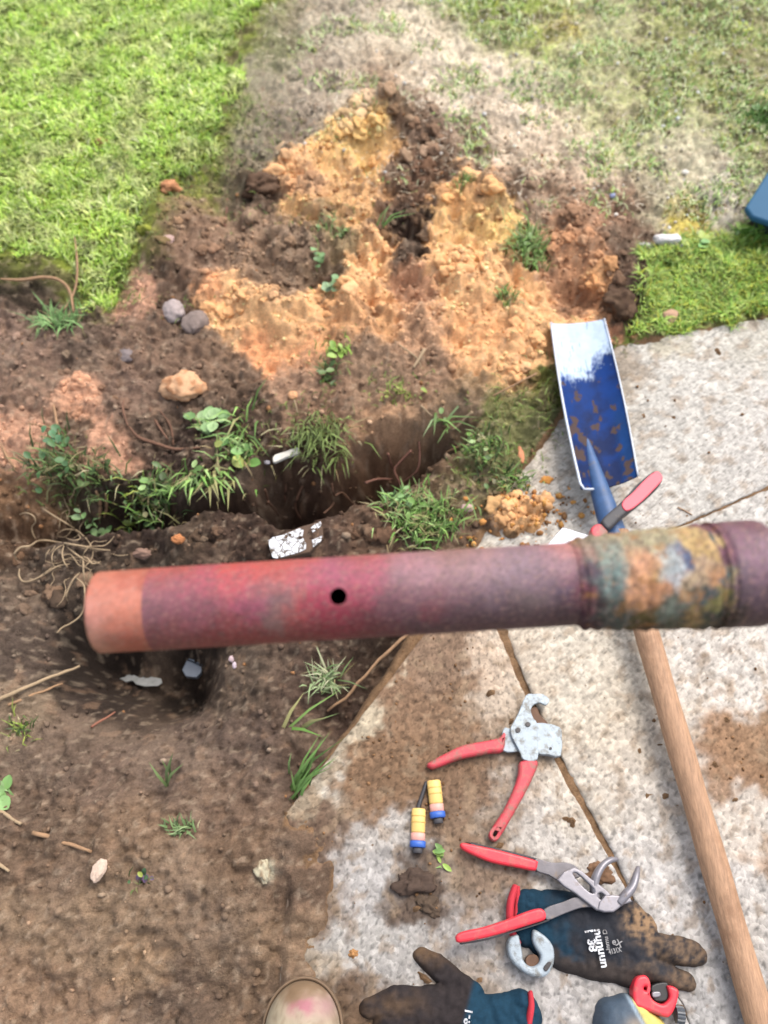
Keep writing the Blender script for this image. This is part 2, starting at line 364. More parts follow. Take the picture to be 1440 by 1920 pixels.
ny, nx = X.shape
idx = np.arange(nx*ny).reshape(ny, nx)
fc = np.stack([idx[:-1, :-1], idx[:-1, 1:], idx[1:, 1:], idx[1:, :-1]], -1).reshape(-1, 4)
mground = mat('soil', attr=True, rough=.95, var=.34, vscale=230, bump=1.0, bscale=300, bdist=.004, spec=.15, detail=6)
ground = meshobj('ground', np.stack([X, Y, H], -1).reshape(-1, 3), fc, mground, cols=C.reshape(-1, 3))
tag(ground, kind='structure')
def hz(x, y):      # ground height lookup
    i = np.clip(np.searchsorted(gx, x)-1, 0, nx-2); j = np.clip(np.searchsorted(gy, y)-1, 0, ny-2)
    u = np.clip((x-gx[i])/(gx[i+1]-gx[i]), 0, 1); v = np.clip((y-gy[j])/(gy[j+1]-gy[j]), 0, 1)
    return (H[j, i]*(1-u)+H[j, i+1]*u)*(1-v) + (H[j+1, i]*(1-u)+H[j+1, i+1]*u)*v
def gcol(x, y):
    i = np.clip(np.searchsorted(gx, x), 0, nx-1); j = np.clip(np.searchsorted(gy, y), 0, ny-1)
    return C[j, i]
def onground(px, py, lift=0.0):
    """point of the ground that this picture direction meets (march down the ray)"""
    z = .25
    while z > -.6:
        p = P(px, py, z)
        if hz(np.array(p.x), np.array(p.y)) >= z: break
        z -= .002
    p = P(px, py, z); p.z += lift
    return p

# ================================================================ concrete slabs
conc = [(1300,700,110,(206,201,191)),(1250,850,90,(200,195,186)),(1380,800,90,(204,198,190)),(1180,690,22,(150,130,106)),(1185,790,22,(158,146,130)),(1165,740,16,(150,136,118)),(1000,900,30,(202,192,178)),(1060,940,36,(188,182,172)),(1200,950,50,(192,186,178)),(1120,690,30,(150,130,104)),(1400,650,60,(196,190,176)),(1260,640,26,(176,166,140)),
(1000,1250,50,(188,174,156)),(1100,1250,70,(194,184,168)),(1350,1240,60,(192,184,174)),(1308,1222,10,(130,100,76)),(1375,1222,12,(130,102,80)),(1310,1262,14,(150,132,112)),(1345,1290,10,(150,126,104)),(1380,1430,45,(156,116,80)),(1420,1400,40,(160,122,86)),(1350,1480,30,(160,124,92)),(1400,1560,40,(190,180,168)),(1425,1600,26,(166,134,106)),(1260,1500,70,(186,178,168)),(1200,1400,60,(188,176,160)),(1150,1330,50,(190,178,160)),(1100,1480,50,(186,176,162)),(1250,1680,80,(186,181,176)),(1350,1880,90,(166,163,160)),(1230,1800,60,(176,172,168)),(1440,1750,60,(178,172,165)),
(820,1230,46,(142,112,86)),(780,1330,50,(142,108,78)),(850,1400,60,(138,106,76)),(750,1430,46,(134,101,70)),(690,1480,40,(134,101,70)),(880,1470,40,(130,100,74)),(860,1550,36,(134,106,80)),(930,1240,30,(178,158,138)),(930,1320,30,(178,162,144)),(900,1350,20,(160,136,110)),(960,1400,20,(150,124,98)),(690,1330,26,(196,178,146)),(645,1395,22,(190,172,142)),(610,1450,22,(182,166,140)),(625,1490,18,(186,178,164)),(565,1500,24,(160,140,112)),(740,1240,16,(186,168,138)),(640,1510,20,(150,124,96)),
(720,1570,40,(168,161,153)),(690,1640,60,(168,163,158)),(620,1570,36,(116,90,68)),(590,1560,30,(110,84,64)),(920,1630,36,(144,118,94)),(900,1690,30,(146,124,102)),(780,1650,34,(84,68,56)),(800,1700,30,(92,76,64)),(740,1680,20,(104,88,74)),(680,1760,50,(168,163,156)),(615,1700,36,(130,106,84)),(580,1790,30,(160,146,128)),(900,1760,60,(164,158,152)),(740,1830,50,(164,159,153)),(640,1880,30,(112,86,62)),(670,1830,16,(130,98,66)),(700,1900,36,(120,92,66)),(860,1850,40,(150,136,122)),(960,1480,36,(172,161,148)),(930,1560,26,(150,130,108)),(1000,1560,46,(180,173,164)),(1050,1620,40,(182,175,167)),(1080,1850,60,(168,163,158)),(1030,1420,20,(166,148,128)),(840,1620,20,(150,130,108))]
qp = np.array([s[:2] for s in conc], float); qr = np.array([s[2] for s in conc], float)
def slabcol(c):
    a = alb(c)
    if c[0]-c[2] > 40: g = a.mean(); return (a*.80+g*.20)*.98
    return a*(.92 if c[0] > 195 else 1.14)
qc = np.array([slabcol(s[3]) for s in conc])
def conc_mat():
    m, t, b = newmat('exposed_aggregate_concrete'); N = t.nodes; L = t.links
    tc = N.new('ShaderNodeTexCoord'); a = N.new('ShaderNodeAttribute'); a.attribute_name = 'Col'
    v = N.new('ShaderNodeTexVoronoi'); v.inputs['Scale'].default_value = 150; L.new(tc.outputs['Object'], v.inputs['Vector'])
    n = N.new('ShaderNodeTexNoise'); n.inputs['Scale'].default_value = 75; n.inputs['Detail'].default_value = 7; n.inputs['Roughness'].default_value = .75
    L.new(tc.outputs['Object'], n.inputs['Vector'])
    sx = N.new('ShaderNodeSeparateColor'); L.new(v.outputs['Color'], sx.inputs[0])
    m1 = N.new('ShaderNodeMapRange'); m1.inputs[3].default_value = .80; m1.inputs[4].default_value = 1.20; L.new(sx.outputs[0], m1.inputs[0])
    m2 = N.new('ShaderNodeMapRange'); m2.inputs[1].default_value = .3; m2.inputs[2].default_value = .7; m2.inputs[3].default_value = .76; m2.inputs[4].default_value = 1.22; L.new(n.outputs['Fac'], m2.inputs[0])
    mu = N.new('ShaderNodeMath'); mu.operation = 'MULTIPLY'; L.new(m1.outputs[0], mu.inputs[0]); L.new(m2.outputs[0], mu.inputs[1])
    vm = N.new('ShaderNodeVectorMath'); vm.operation = 'SCALE'; L.new(a.outputs['Color'], vm.inputs[0]); L.new(mu.outputs[0], vm.inputs['Scale'])
    L.new(vm.outputs[0], b.inputs['Base Color']); b.inputs['Roughness'].default_value = .9; b.inputs['Specular IOR Level'].default_value = .2
    bp = N.new('ShaderNodeBump'); bp.inputs['Strength'].default_value = .45; bp.inputs['Distance'].default_value = .002
    ad = N.new('ShaderNodeMath'); ad.operation = 'SUBTRACT'; L.new(n.outputs['Fac'], ad.inputs[0]); L.new(v.outputs['Distance'], ad.inputs[1])
    L.new(ad.outputs[0], bp.inputs['Height']); L.new(bp.outputs[0], b.inputs['Normal'])
    return m
mconc = conc_mat()
def resample(pts, n):
    W_ = [np.array(P(*p)[:2]) for p in pts]; d = [0]
    for a, b in zip(W_, W_[1:]): d.append(d[-1]+np.linalg.norm(b-a))
    s = np.linspace(0, d[-1], n); A = np.array(W_)
    return np.stack([np.interp(s, d, A[:, 0]), np.interp(s, d, A[:, 1])], -1)
def slab(bot, top, left, right, nu, nv):
    B, T, Lf, R = resample(bot, nu), resample(top, nu), resample(left, nv), resample(right, nv)
    u = np.linspace(0, 1, nu)[None, :, None]; v = np.linspace(0, 1, nv)[:, None, None]
    G = (1-v)*B[None]+v*T[None]+(1-u)*Lf[:, None]+u*R[:, None] - ((1-u)*(1-v)*B[0]+u*(1-v)*B[-1]+(1-u)*v*T[0]+u*v*T[-1])
    x = G[..., 0].copy(); y = G[..., 1].copy()
    ed = np.minimum(np.minimum(np.arange(nu)[None, :], nu-1-np.arange(nu)[None, :]), np.minimum(np.arange(nv)[:, None], nv-1-np.arange(nv)[:, None]))
    k = np.exp(-ed/2.0)
    x += k*.0014*fbm(x, y, 45, 3, 3); y += k*.0014*fbm(x, y, 45, 3, 4)
    z = .0018*fbm(x, y, 60, 3, 6) + .0012*fbm(x, y, 10, 2, 7) - .005*np.exp(-ed/1.1)*(.6+fbm(x, y, 30, 3, 8))
    px, py = proj(x, y, 0*x)
    # earth trodden onto the slab: thin, a little raised
    a_ = 34*fbm(x, y, 12, 5, 41)+18*fbm(x, y, 50, 3, 43); b_ = 34*fbm(x, y, 12, 5, 42)+18*fbm(x, y, 50, 3, 44)
    c = splat(px+a_, py+b_, qp, qc, qr, 1.1).reshape(x.shape+(3,))
    sat = np.clip((c[..., 0]-c[..., 2])/np.maximum(c[..., 0], .01)*1.9-.55, 0, 1)
    z = z + sat*(.0015+.005*np.clip(fbm(x, y, 90, 3, 45), 0, 1))
    f1 = fbm(x, y, 55, 4, 46)[..., None]; f2 = fbm(x, y, 120, 2, 47)[..., None]; f3 = fbm(x, y, 18, 3, 48)[..., None]
    c = c*(1+.14*f1+.16*f2+.10*f3)
    st = (sst(.22, .5, fbm(x, y, 34, 4, 49))*.5)[..., None]; c = c*(1-st)+alb((150, 128, 104))*st*1
    pit = (sst(.40, .52, fbm(x, y, 140, 2, 50))*.45)[..., None]; c = c*(1-pit)
    c = np.clip(c, .02, .8)
    top_ = np.stack([x, y, z], -1)
    id_ = np.arange(nu*nv).reshape(nv, nu)
    f = np.stack([id_[:-1, :-1], id_[:-1, 1:], id_[1:, 1:], id_[1:, :-1]], -1).reshape(-1, 4)
    ring = np.concatenate([id_[0, :], id_[1:, -1], id_[-1, -2::-1], id_[-2:0:-1, 0]])
    rv = top_.reshape(-1, 3)[ring].copy(); rv[:, 2] = -.07; n0 = nu*nv; m_ = len(ring)
    mid = top_.reshape(-1, 3)[ring].copy(); mid[:, 2] -= .012
    q = np.arange(m_); q2 = (q+1) % m_
    sd1 = np.stack([ring[q], n0+q, n0+q2, ring[q2]], -1); sd2 = np.stack([n0+q, n0+m_+q, n0+m_+q2, n0+q2], -1)
    V = np.concatenate([top_.reshape(-1, 3), mid, rv]); cr = c.reshape(-1, 3)[ring]
    o = meshobj('path', V, np.concatenate([f, sd1, sd2]), mconc, cols=np.concatenate([c.reshape(-1, 3), cr, cr]))
    return tag(o, kind='structure')
# three slabs parted by two soil-filled joints
slab(bot=[(812,1178),(1300,973),(1445,909),(2100,625)], top=[(1138,652),(1440,592),(2100,461)], left=[(812,1178),(1138,652)][0:1]+[(965,898),(1138,652)], right=[(2100,625),(2100,461)], nu=260, nv=170)
slab(bot=[(500,2100),(1375,2100)], top=[(800,1185),(914,1136)], left=SLAB_L[:5]+[(800,1185)], right=[(1375,2100),(1210,1735),(1137,1600),(1020,1388),(914,1136)], nu=190, nv=250)
slab(bot=[(1376,2100),(2300,2100)], top=[(925,1131),(1300,978),(1445,914),(2100,632)], left=[(1376,2100),(1213,1735),(1150,1598),(1034,1384),(925,1131)], right=[(2300,2100),(2100,632)], nu=240, nv=250)

# ================================================================ grass, straw, crumbs (uncountable)
mgrass = mat('grass_blade', attr=True, rough=.55, var=.12, vscale=300, spec=.3)
def blades(x, y, z, h, w, col, lean=.6, name='grass', parent=None, m=None, az=None, curl=1.0, loc=None):
    n = len(x)
    a = rng.random(n)*2*np.pi if az is None else az
    ln = lean*(.4+.9*rng.random(n))*h
    dx, dy = np.cos(a), np.sin(a); sx, sy = -dy, dx
    base = np.stack([x, y, z-.002], -1)
    mid = base + np.stack([dx*ln*.4, dy*ln*.4, h*.62], -1)
    tip = base + np.stack([dx*ln, dy*ln, h*(1-.35*curl*np.minimum(lean, 1.5)/1.5)], -1)
    s = np.stack([sx, sy, 0*sx], -1)*w[:, None]/2
    V = np.stack([base-s, base+s, mid+s*.85, mid-s*.85, tip], 1)
    i = np.arange(n)[:, None]*5
    q = i+np.array([[0, 1, 2, 3]]); t = i+np.array([[3, 2, 4, 4]])
    # keep every face a real polygon: quads and triangles in separate lists
    me_f = [None]
    V = V.reshape(-1, 3)
    org = origin_of(parent) if parent else Vector(loc if loc is not None else (0, 0, 0))
    me = bpy.data.meshes.new(name); VV = V-np.array(org)
    me.vertices.add(len(VV)); me.vertices.foreach_set('co', VV.ravel().astype(np.float32))
    tri = i+np.array([[3, 2, 4]])
    loops = np.concatenate([q, tri], 1).ravel()
    starts = (np.arange(n)[:, None]*7+np.array([[0, 4]])).ravel()
    me.loops.add(len(loops)); me.loops.foreach_set('vertex_index', loops.astype(np.int32))
    me.polygons.add(2*n); me.polygons.foreach_set('loop_start', starts.astype(np.int32)); me.update(calc_edges=True)
    ca = me.color_attributes.new('Col', 'FLOAT_COLOR', 'POINT')
    c5 = np.repeat(col[:, None, :], 5, 1)
    c4 = np.ones((n*5, 4), np.float32); c4[:, :3] = np.clip(c5.reshape(-1, 3), .005, .8); ca.data.foreach_set('color', c4.ravel())
    me.polygons.foreach_set('use_smooth', np.ones(2*n, bool))
    me.materials.append(m or mgrass)
    o = bpy.data.objects.new(name, me); S.collection.objects.link(o)
    if parent: o.parent = parent
    else: o.location = org
    return o
def scatter(n, x0, x1, y0, y1): return rng.uniform(x0, x1, n), rng.uniform(y0, y1, n)
def pick(pal, n, wts=None):
    pal = np.array([alb(c) for c in pal]); k = rng.choice(len(pal), n, p=wts); return pal[k]*(1+.22*rng.standard_normal(n))[:, None]
LAWN = [(-900,-900),(520,-900),(500,-20),(445,60),(425,120),(455,170),(400,240),(410,290),(340,330),(300,390),(262,430),(255,500),(222,590),(170,585),(150,520),(60,490),(0,480),(-900,430)]
def pxwarp(x, y, a=34, s=0):
    px, py = proj(x, y, 0*x); return px+a*fbm(x, y, 14, 3, 101+s), py+a*fbm(x, y, 14, 3, 111+s)
x, y = scatter(330000, -1.9, .0, .75, 3.0)
px, py = pxwarp(x, y); den = .66+.7*fbm(x, y, 20, 3, 120)
k = inpoly(px, py, LAWN) & (rng.random(len(x)) < den); x, y = x[k], y[k]; n = len(x)
px, py = proj(x, y, 0*x); fa = fbm(x, y, 10, 3, 121)
ca = pick([(150,182,66),(176,200,96),(124,158,50),(198,214,136),(98,132,46),(184,194,92),(216,222,170)], n, [.22,.23,.14,.17,.06,.11,.07])*np.array([[1.04, 1.12, .90]])
ca = ca*1.22*(1+.5*fbm(x, y, 30, 3, 123)+.25*fbm(x, y, 7, 2, 124))[:, None]
ye = sst(-.1, .5, fa)[:, None]*.6
ca = ca*(1-ye) + (ca[:, :1]*np.array([[1.12, 1.08, .5]]))*ye
g1 = blades(x, y, hz(x, y), rng.uniform(.012, .032, n), rng.uniform(.0016, .0034, n)*(1+.3*(y > 1.8)), ca, lean=1.1, az=2*np.pi*fbm(x, y, 9, 2, 122)*2+rng.normal(0, 1.3, n))
g1['kind'] = 'stuff'; tag(g1, 'lush bright green lawn grass in the far left corner', 'grass')
STRIP = [(1200,470),(1260,455),(1500,440),(1700,500),(1600,560),(1440,590),(1330,605),(1220,628),(1165,622),(1190,560),(1215,520)]
x, y = scatter(150000, .25, 1.5, .8, 1.6)
px, py = pxwarp(x, y, 28, 2); k = inpoly(px, py, STRIP) & (rng.random(len(x)) < .62+.7*fbm(x, y, 22, 3, 130)); x, y = x[k], y[k]; n = len(x)
g2 = blades(x, y, hz(x, y), rng.uniform(.010, .026, n), rng.uniform(.0016, .003, n), pick([(132,172,62),(160,192,84),(104,142,50),(186,206,116),(182,186,70)], n)*(1.1+.5*fbm(x, y, 30, 3, 131))[:, None], lean=1.2)
tag(g2, 'green grass strip along the far edge of the concrete', 'grass', kind='stuff')
# thin growth and dead thatch in the far right
x, y = scatter(120000, -.5, 1.9, 1.05, 3.0)
px, py = pxwarp(x, y, 30, 4)
zone = sst(560, 800, px+.5*(300-py))*(sst(430, 330, py-.12*(px-1000)))
gm = sst(-.05, .45, fbm(x, y, 7, 3, 140)+.35*sst(900, 1150, px)-.12+.25*np.exp(-((px-880)/130)**2-((py-10)/60)**2))*zone
k = (rng.random(len(x)) < gm*.62) & ~inpoly(px, py, LAWN); x1, y1 = x[k], y[k]; n = len(x1)
g3 = blades(x1, y1, hz(x1, y1), rng.uniform(.008, .024, n), rng.uniform(.0022, .0048, n), pick([(136,172,84),(168,194,118),(112,144,72),(196,208,150),(206,212,168),(156,156,70)], n)*1.15, lean=1.3)
tag(g3, 'sparse low green growth on the pale ground at far right', 'grass', kind='stuff')
x, y = scatter(110000, -.7, 1.9, 1.05, 3.0)
px, py = pxwarp(x, y, 30, 6)
zone = sst(480, 700, px+.4*(200-py))*sst(430, 300, py-.14*(px-900))
k = (rng.random(len(x)) < zone*.5) & ~inpoly(px, py, LAWN); x1, y1 = x[k], y[k]; n = len(x1)
g4 = blades(x1, y1, hz(x1, y1)+.001, rng.uniform(.001, .006, n), rng.uniform(.0010, .0022, n), pick([(222,206,180),(204,188,160),(180,162,134),(236,224,200),(150,132,108)], n), lean=6, curl=.3)
tag(g4, 'pale dead grass thatch behind the heap of clay', 'thatch', kind='stuff')
# short growth on the bank beside the shovel, and thin growth on soil behind the lawn's edge
x, y = scatter(60000, -.7, .6, .3, 2.0)
px, py = pxwarp(x, y, 14, 8)
def blob(px, py, L):
    s = 0*px
    for bx, by, rx, ry, a in L: s = np.maximum(s, a*np.exp(-((px-bx)/rx)**2-((py-by)/ry)**2))
    return s
BL = [(445,60,50,60,.9),(450,200,40,70,.9),(405,280,40,50,.9),(340,345,40,30,.8),(280,430,30,50,.8),(235,540,30,50,.8),(150,560,60,24,.7),(470,120,50,60,.5),(960,770,60,40,.7),(930,850,60,50,.55),(1020,760,30,60,.6),(890,890,40,34,.5),(500,170,60,80,.25),(500,250,50,50,.25),(450,310,40,60,.5),(300,340,30,50,.3),(470,430,50,30,.22),(600,440,70,30,.22),(740,740,50,20,.35),(620,700,40,40,.3),(100,900,100,30,.4),(600,800,60,40,.25),(470,820,50,40,.3),(1150,650,50,12,.5),(560,780,60,20,.3),(330,600,80,30,.1)]
k = (rng.random(len(x)) < blob(px, py, BL)*1.1); x1, y1 = x[k], y[k]; n = len(x1)
g5 = blades(x1, y1, hz(x1, y1), rng.uniform(.006, .02, n), rng.uniform(.0014, .003, n), pick([(100,120,48),(120,144,60),(84,98,44),(140,158,84),(120,112,60)], n), lean=1.3)
tag(g5, 'thin low green growth on the trench bank and disturbed soil', 'ground cover', kind='stuff')

# crumbs of earth
ico_v = []; ph = (1+5**.5)/2
for a, b in ((-1, ph), (1, ph), (-1, -ph), (1, -ph)): ico_v += [(a, b, 0), (0, a, b), (b, 0, a)]
bm = bmesh.new(); bmesh.ops.create_icosphere(bm, subdivisions=1, radius=1); bm.verts.ensure_lookup_table()
IV = np.array([v.co[:] for v in bm.verts]); IF = np.array([[v.index for v in f.verts] for f in bm.faces]); bm.free()
bm = bmesh.new(); bmesh.ops.create_icosphere(bm, subdivisions=4, radius=1); bm.verts.ensure_lookup_table()
IV3 = np.array([v.co[:] for v in bm.verts]); IF3 = np.array([[v.index for v in f.verts] for f in bm.faces]); bm.free()
mcr = mat('earth_crumb', attr=True, rough=.95, var=.2, vscale=300, bump=.5, bscale=400, spec=.1)
def crumbs(x, y, z, r, col, name, label, cat):
    n = len(x); sc_ = rng.uniform(.6, 1.2, (n, 1, 3)); jit = rng.uniform(.75, 1.2, (n, len(IV), 1))
    V = IV[None]*sc_*jit*r[:, None, None] + np.stack([x, y, z+r*.3], -1)[:, None]
    Fc = (np.arange(n)*len(IV))[:, None, None]+IF[None]
    o = meshobj(name, V.reshape(-1, 3), Fc.reshape(-1, 3), mcr, cols=np.repeat(np.clip(col, .01, .7), len(IV), 0))
    return tag(o, label, cat, kind='stuff')
x, y = scatter(60000, -1.2, .75, -.15, 2.0)
px, py = proj(x, y, 0*x)
keep_ = rng.random(len(x)) < 1-.72*sst(1000, 1400, py); x, y, px, py = x[keep_], y[keep_], px[keep_], py[keep_]
ok = ~inslab(px, py) & ~inpoly(px, py, LAWN) & (py > 190) & (rng.random(len(x)) < .30+.5*np.exp(-(((px-760)/400)**2+((py-430)/230)**2)**2)) & (px < 1250)
x, y = x[ok], y[ok]; r = .0012+.0055*rng.random(len(x))**4; r = np.where(rng.random(len(x)) < .012, r*2.0, r)
c = gcol(x, y)*(.75+.7*rng.random((len(x), 1))); cc = rng.random(len(x)) < .03; c[cc] = alb((170,124,86))
crumbs(x, y, hz(x, y), r, c, 'earth_crumbs', 'loose crumbs of brown and orange earth over the dug ground', 'earth crumbs')
x, y = scatter(9000, -.3, .9, -.15, 1.1)
px, py = proj(x, y, 0*x); cd = splat(px, py, qp, qc, qr); sat = (cd[:, 0]-cd[:, 2])/cd[:, 0]
ok = inslab(px, py) & (rng.random(len(x)) < .015+.55*sst(.42, .7, sat)) & (slab_line(py)+6 < px)
x, y = x[ok], y[ok]; r = .0010+.0028*rng.random(len(x))**3
bm = bmesh.new(); bmesh.ops.create_icosphere(bm, subdivisions=3, radius=1); bm.verts.ensure_lookup_table()
IV2 = np.array([v.co[:] for v in bm.verts]); IF2 = np.array([[v.index for v in f.verts] for f in bm.faces]); bm.free()
def lumps(pts, name, label, cat):
    V = []; Fc = []; cs = []
    for i, (lx, ly, lr) in enumerate(pts):
        off = i*7.3; d = IV2
        nz = fbm(d[:, 0]*1.2+off+d[:, 2], d[:, 1]*1.2+off*.7-d[:, 2]*.6, 1.0, 4, 600, gain=.52)
        k = lr*(1+.62*nz); sq = np.array([rng.uniform(.8, 1.3), rng.uniform(.8, 1.3), rng.uniform(.55, .85)])
        V.append(d*sq*k[:, None]+np.array([lx, ly, float(hz(np.array(lx), np.array(ly)))-lr*.08])); Fc.append(IF2+len(IV2)*i)
        base = gcol(np.array(lx), np.array(ly))*rng.uniform(.8, 1.12)*np.array([1.0, .95, .9]); cs.append(base*(1+.35*nz[:, None]))
    o = meshobj(name, np.concatenate(V), np.concatenate(Fc), mcr, cols=(lambda q: np.clip(q*np.minimum(1, .66/q.max(1, keepdims=True)), .01, .7))(np.concatenate(cs))); return tag(o, label, cat, kind='stuff')
CLB = [(690,255,56,40,150),(625,290,42,30,50),(545,325,26,30,30),(890,395,60,46,110),(480,590,90,45,90),(560,360,50,30,40),(700,480,40,40,36),(860,540,80,60,70),(1080,470,70,60,90),(1130,540,36,50,40),(1000,640,60,40,50),(780,280,60,50,70),(350,450,60,50,60),(780,440,50,40,40),(970,340,90,30,50),(450,470,90,50,40),(620,600,60,40,30),(960,700,60,30,30),(960,962,60,28,60),(140,740,90,60,40),(400,1015,40,16,16),(700,1005,40,16,16),(100,1090,120,60,30)]
LP = []
for bx, by, rx_, ry_, n_ in CLB:
    for _ in range(int(n_*.55)):
        q = P(bx+rng.normal(0, .5)*rx_, by+rng.normal(0, .5)*ry_, 0); LP.append((q.x, q.y, .003+.013*rng.random()**2.6*(1.25 if by < 420 else 1)))
lumps(LP, 'clay_lumps', 'broken lumps of orange clay and brown earth on the dug heap', 'earth lumps')
x2, y2 = scatter(5000, .0, .6, .6, 1.1); p2x, p2y = proj(x2, y2, 0*x2)
k2 = rng.random(len(x2)) < np.exp(-((p2x-985)/80)**2-((p2y-970)/42)**2)*1.3; x2, y2 = x2[k2], y2[k2]
crumbs(x2, y2, np.maximum(hz(x2, y2), 0), .0014+.006*rng.random(len(x2))**3, pick([(206,146,86),(180,128,80),(216,160,92),(140,104,72)], len(x2)), 'clay_crumbs', 'orange crumbs of clay heaped on the concrete corner above the pipe', 'clay crumbs')
x3, y3 = scatter(2600, -.3, 1.9, 1.1, 2.9); p3x, p3y = pxwarp(x3, y3); k3 = (rng.random(len(x3)) < sst(560, 900, p3x)*sst(430, 330, p3y-.12*(p3x-900))*.8); x3, y3 = x3[k3], y3[k3]
crumbs(x3, y3, hz(x3, y3)+.004, .0018+.0045*rng.random(len(x3))**3, pick([(226,218,206),(200,190,172),(170,150,124),(236,236,232)], len(x3)), 'pale_grit', 'pale grit and petals scattered over the thin growth at far right', 'grit')
crumbs(x, y, 0*x+.001, r, alb((140,106,76))*(.6+.6*rng.random((len(x), 1))), 'earth_crumbs', 'small crumbs of earth trodden onto the concrete', 'earth crumbs')

# ================================================================ the pipe held over the trench
def axis_frame(a, b):
    t = (b-a).normalized()
    n = (Vector((0, 0, CAMH))-(a+b)/2); n = (n-t*n.dot(t)).normalized()      # side facing up to the camera side
    s = t.cross(n).normalized()
    return t, n, s
PA, PB = CAMP(186, 1148, .590), CAMP(1500, 1069, .582)
pt, pn, ps = axis_frame(PA, PB); PL = (PB-PA).length
if ps.y < 0: ps = -ps
def sofpx(px): return (px-186)/(1500-186)*PL
# patches of pipe colour, the underside's shade painted in darker: along (picture x of the near side), across (-1 lower edge .. 1 upper edge)
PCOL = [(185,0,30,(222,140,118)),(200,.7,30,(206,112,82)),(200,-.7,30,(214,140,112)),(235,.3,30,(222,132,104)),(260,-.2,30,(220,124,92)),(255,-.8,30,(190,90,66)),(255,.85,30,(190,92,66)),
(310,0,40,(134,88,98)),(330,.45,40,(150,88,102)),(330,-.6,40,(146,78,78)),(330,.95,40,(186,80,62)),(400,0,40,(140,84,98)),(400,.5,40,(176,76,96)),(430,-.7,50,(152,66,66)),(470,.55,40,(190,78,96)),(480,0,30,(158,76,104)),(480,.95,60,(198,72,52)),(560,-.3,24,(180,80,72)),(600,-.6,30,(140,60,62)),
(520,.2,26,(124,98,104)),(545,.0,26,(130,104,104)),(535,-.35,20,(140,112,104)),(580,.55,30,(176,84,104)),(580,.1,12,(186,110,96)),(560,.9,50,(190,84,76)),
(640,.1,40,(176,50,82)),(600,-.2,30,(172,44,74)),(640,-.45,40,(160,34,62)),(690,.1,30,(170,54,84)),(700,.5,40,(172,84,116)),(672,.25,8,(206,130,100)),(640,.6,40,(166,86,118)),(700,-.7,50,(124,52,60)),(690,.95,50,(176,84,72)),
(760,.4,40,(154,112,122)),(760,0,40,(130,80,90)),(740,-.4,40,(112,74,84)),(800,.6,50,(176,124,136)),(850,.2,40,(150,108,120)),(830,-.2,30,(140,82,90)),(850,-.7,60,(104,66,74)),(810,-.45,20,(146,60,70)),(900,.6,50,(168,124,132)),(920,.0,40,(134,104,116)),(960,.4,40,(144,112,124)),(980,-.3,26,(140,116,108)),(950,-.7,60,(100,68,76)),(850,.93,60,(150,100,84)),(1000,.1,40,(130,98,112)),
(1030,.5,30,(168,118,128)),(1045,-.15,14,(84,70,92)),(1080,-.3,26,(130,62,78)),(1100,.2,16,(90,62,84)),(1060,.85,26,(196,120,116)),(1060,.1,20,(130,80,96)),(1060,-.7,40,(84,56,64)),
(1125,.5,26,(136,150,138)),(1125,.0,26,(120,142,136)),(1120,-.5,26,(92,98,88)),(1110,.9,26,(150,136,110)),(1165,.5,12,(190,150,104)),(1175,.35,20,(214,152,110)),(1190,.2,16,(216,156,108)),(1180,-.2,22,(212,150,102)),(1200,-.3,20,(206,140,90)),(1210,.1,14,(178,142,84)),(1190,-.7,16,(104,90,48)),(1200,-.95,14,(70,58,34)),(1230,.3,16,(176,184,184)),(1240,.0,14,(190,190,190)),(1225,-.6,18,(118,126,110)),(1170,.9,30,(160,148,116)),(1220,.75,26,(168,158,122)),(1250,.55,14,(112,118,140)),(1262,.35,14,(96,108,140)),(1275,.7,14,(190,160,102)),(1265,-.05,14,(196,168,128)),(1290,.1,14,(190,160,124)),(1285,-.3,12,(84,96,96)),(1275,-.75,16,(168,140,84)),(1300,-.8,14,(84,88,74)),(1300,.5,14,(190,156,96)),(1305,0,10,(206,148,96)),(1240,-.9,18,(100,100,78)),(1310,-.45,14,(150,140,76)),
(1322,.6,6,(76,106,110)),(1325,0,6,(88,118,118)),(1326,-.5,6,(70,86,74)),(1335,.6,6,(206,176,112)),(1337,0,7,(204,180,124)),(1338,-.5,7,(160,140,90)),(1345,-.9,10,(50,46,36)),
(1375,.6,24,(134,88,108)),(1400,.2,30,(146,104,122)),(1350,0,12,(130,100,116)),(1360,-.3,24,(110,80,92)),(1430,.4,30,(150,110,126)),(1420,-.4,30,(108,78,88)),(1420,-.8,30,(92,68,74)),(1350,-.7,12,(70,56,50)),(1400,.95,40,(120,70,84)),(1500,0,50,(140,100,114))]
pcp = np.array([(a, b*90) for a, b, r, c in PCOL], float); pcr = np.array([r for a, b, r, c in PCOL], float); pcc = np.array([alb(c) for a, b, r, c in PCOL])
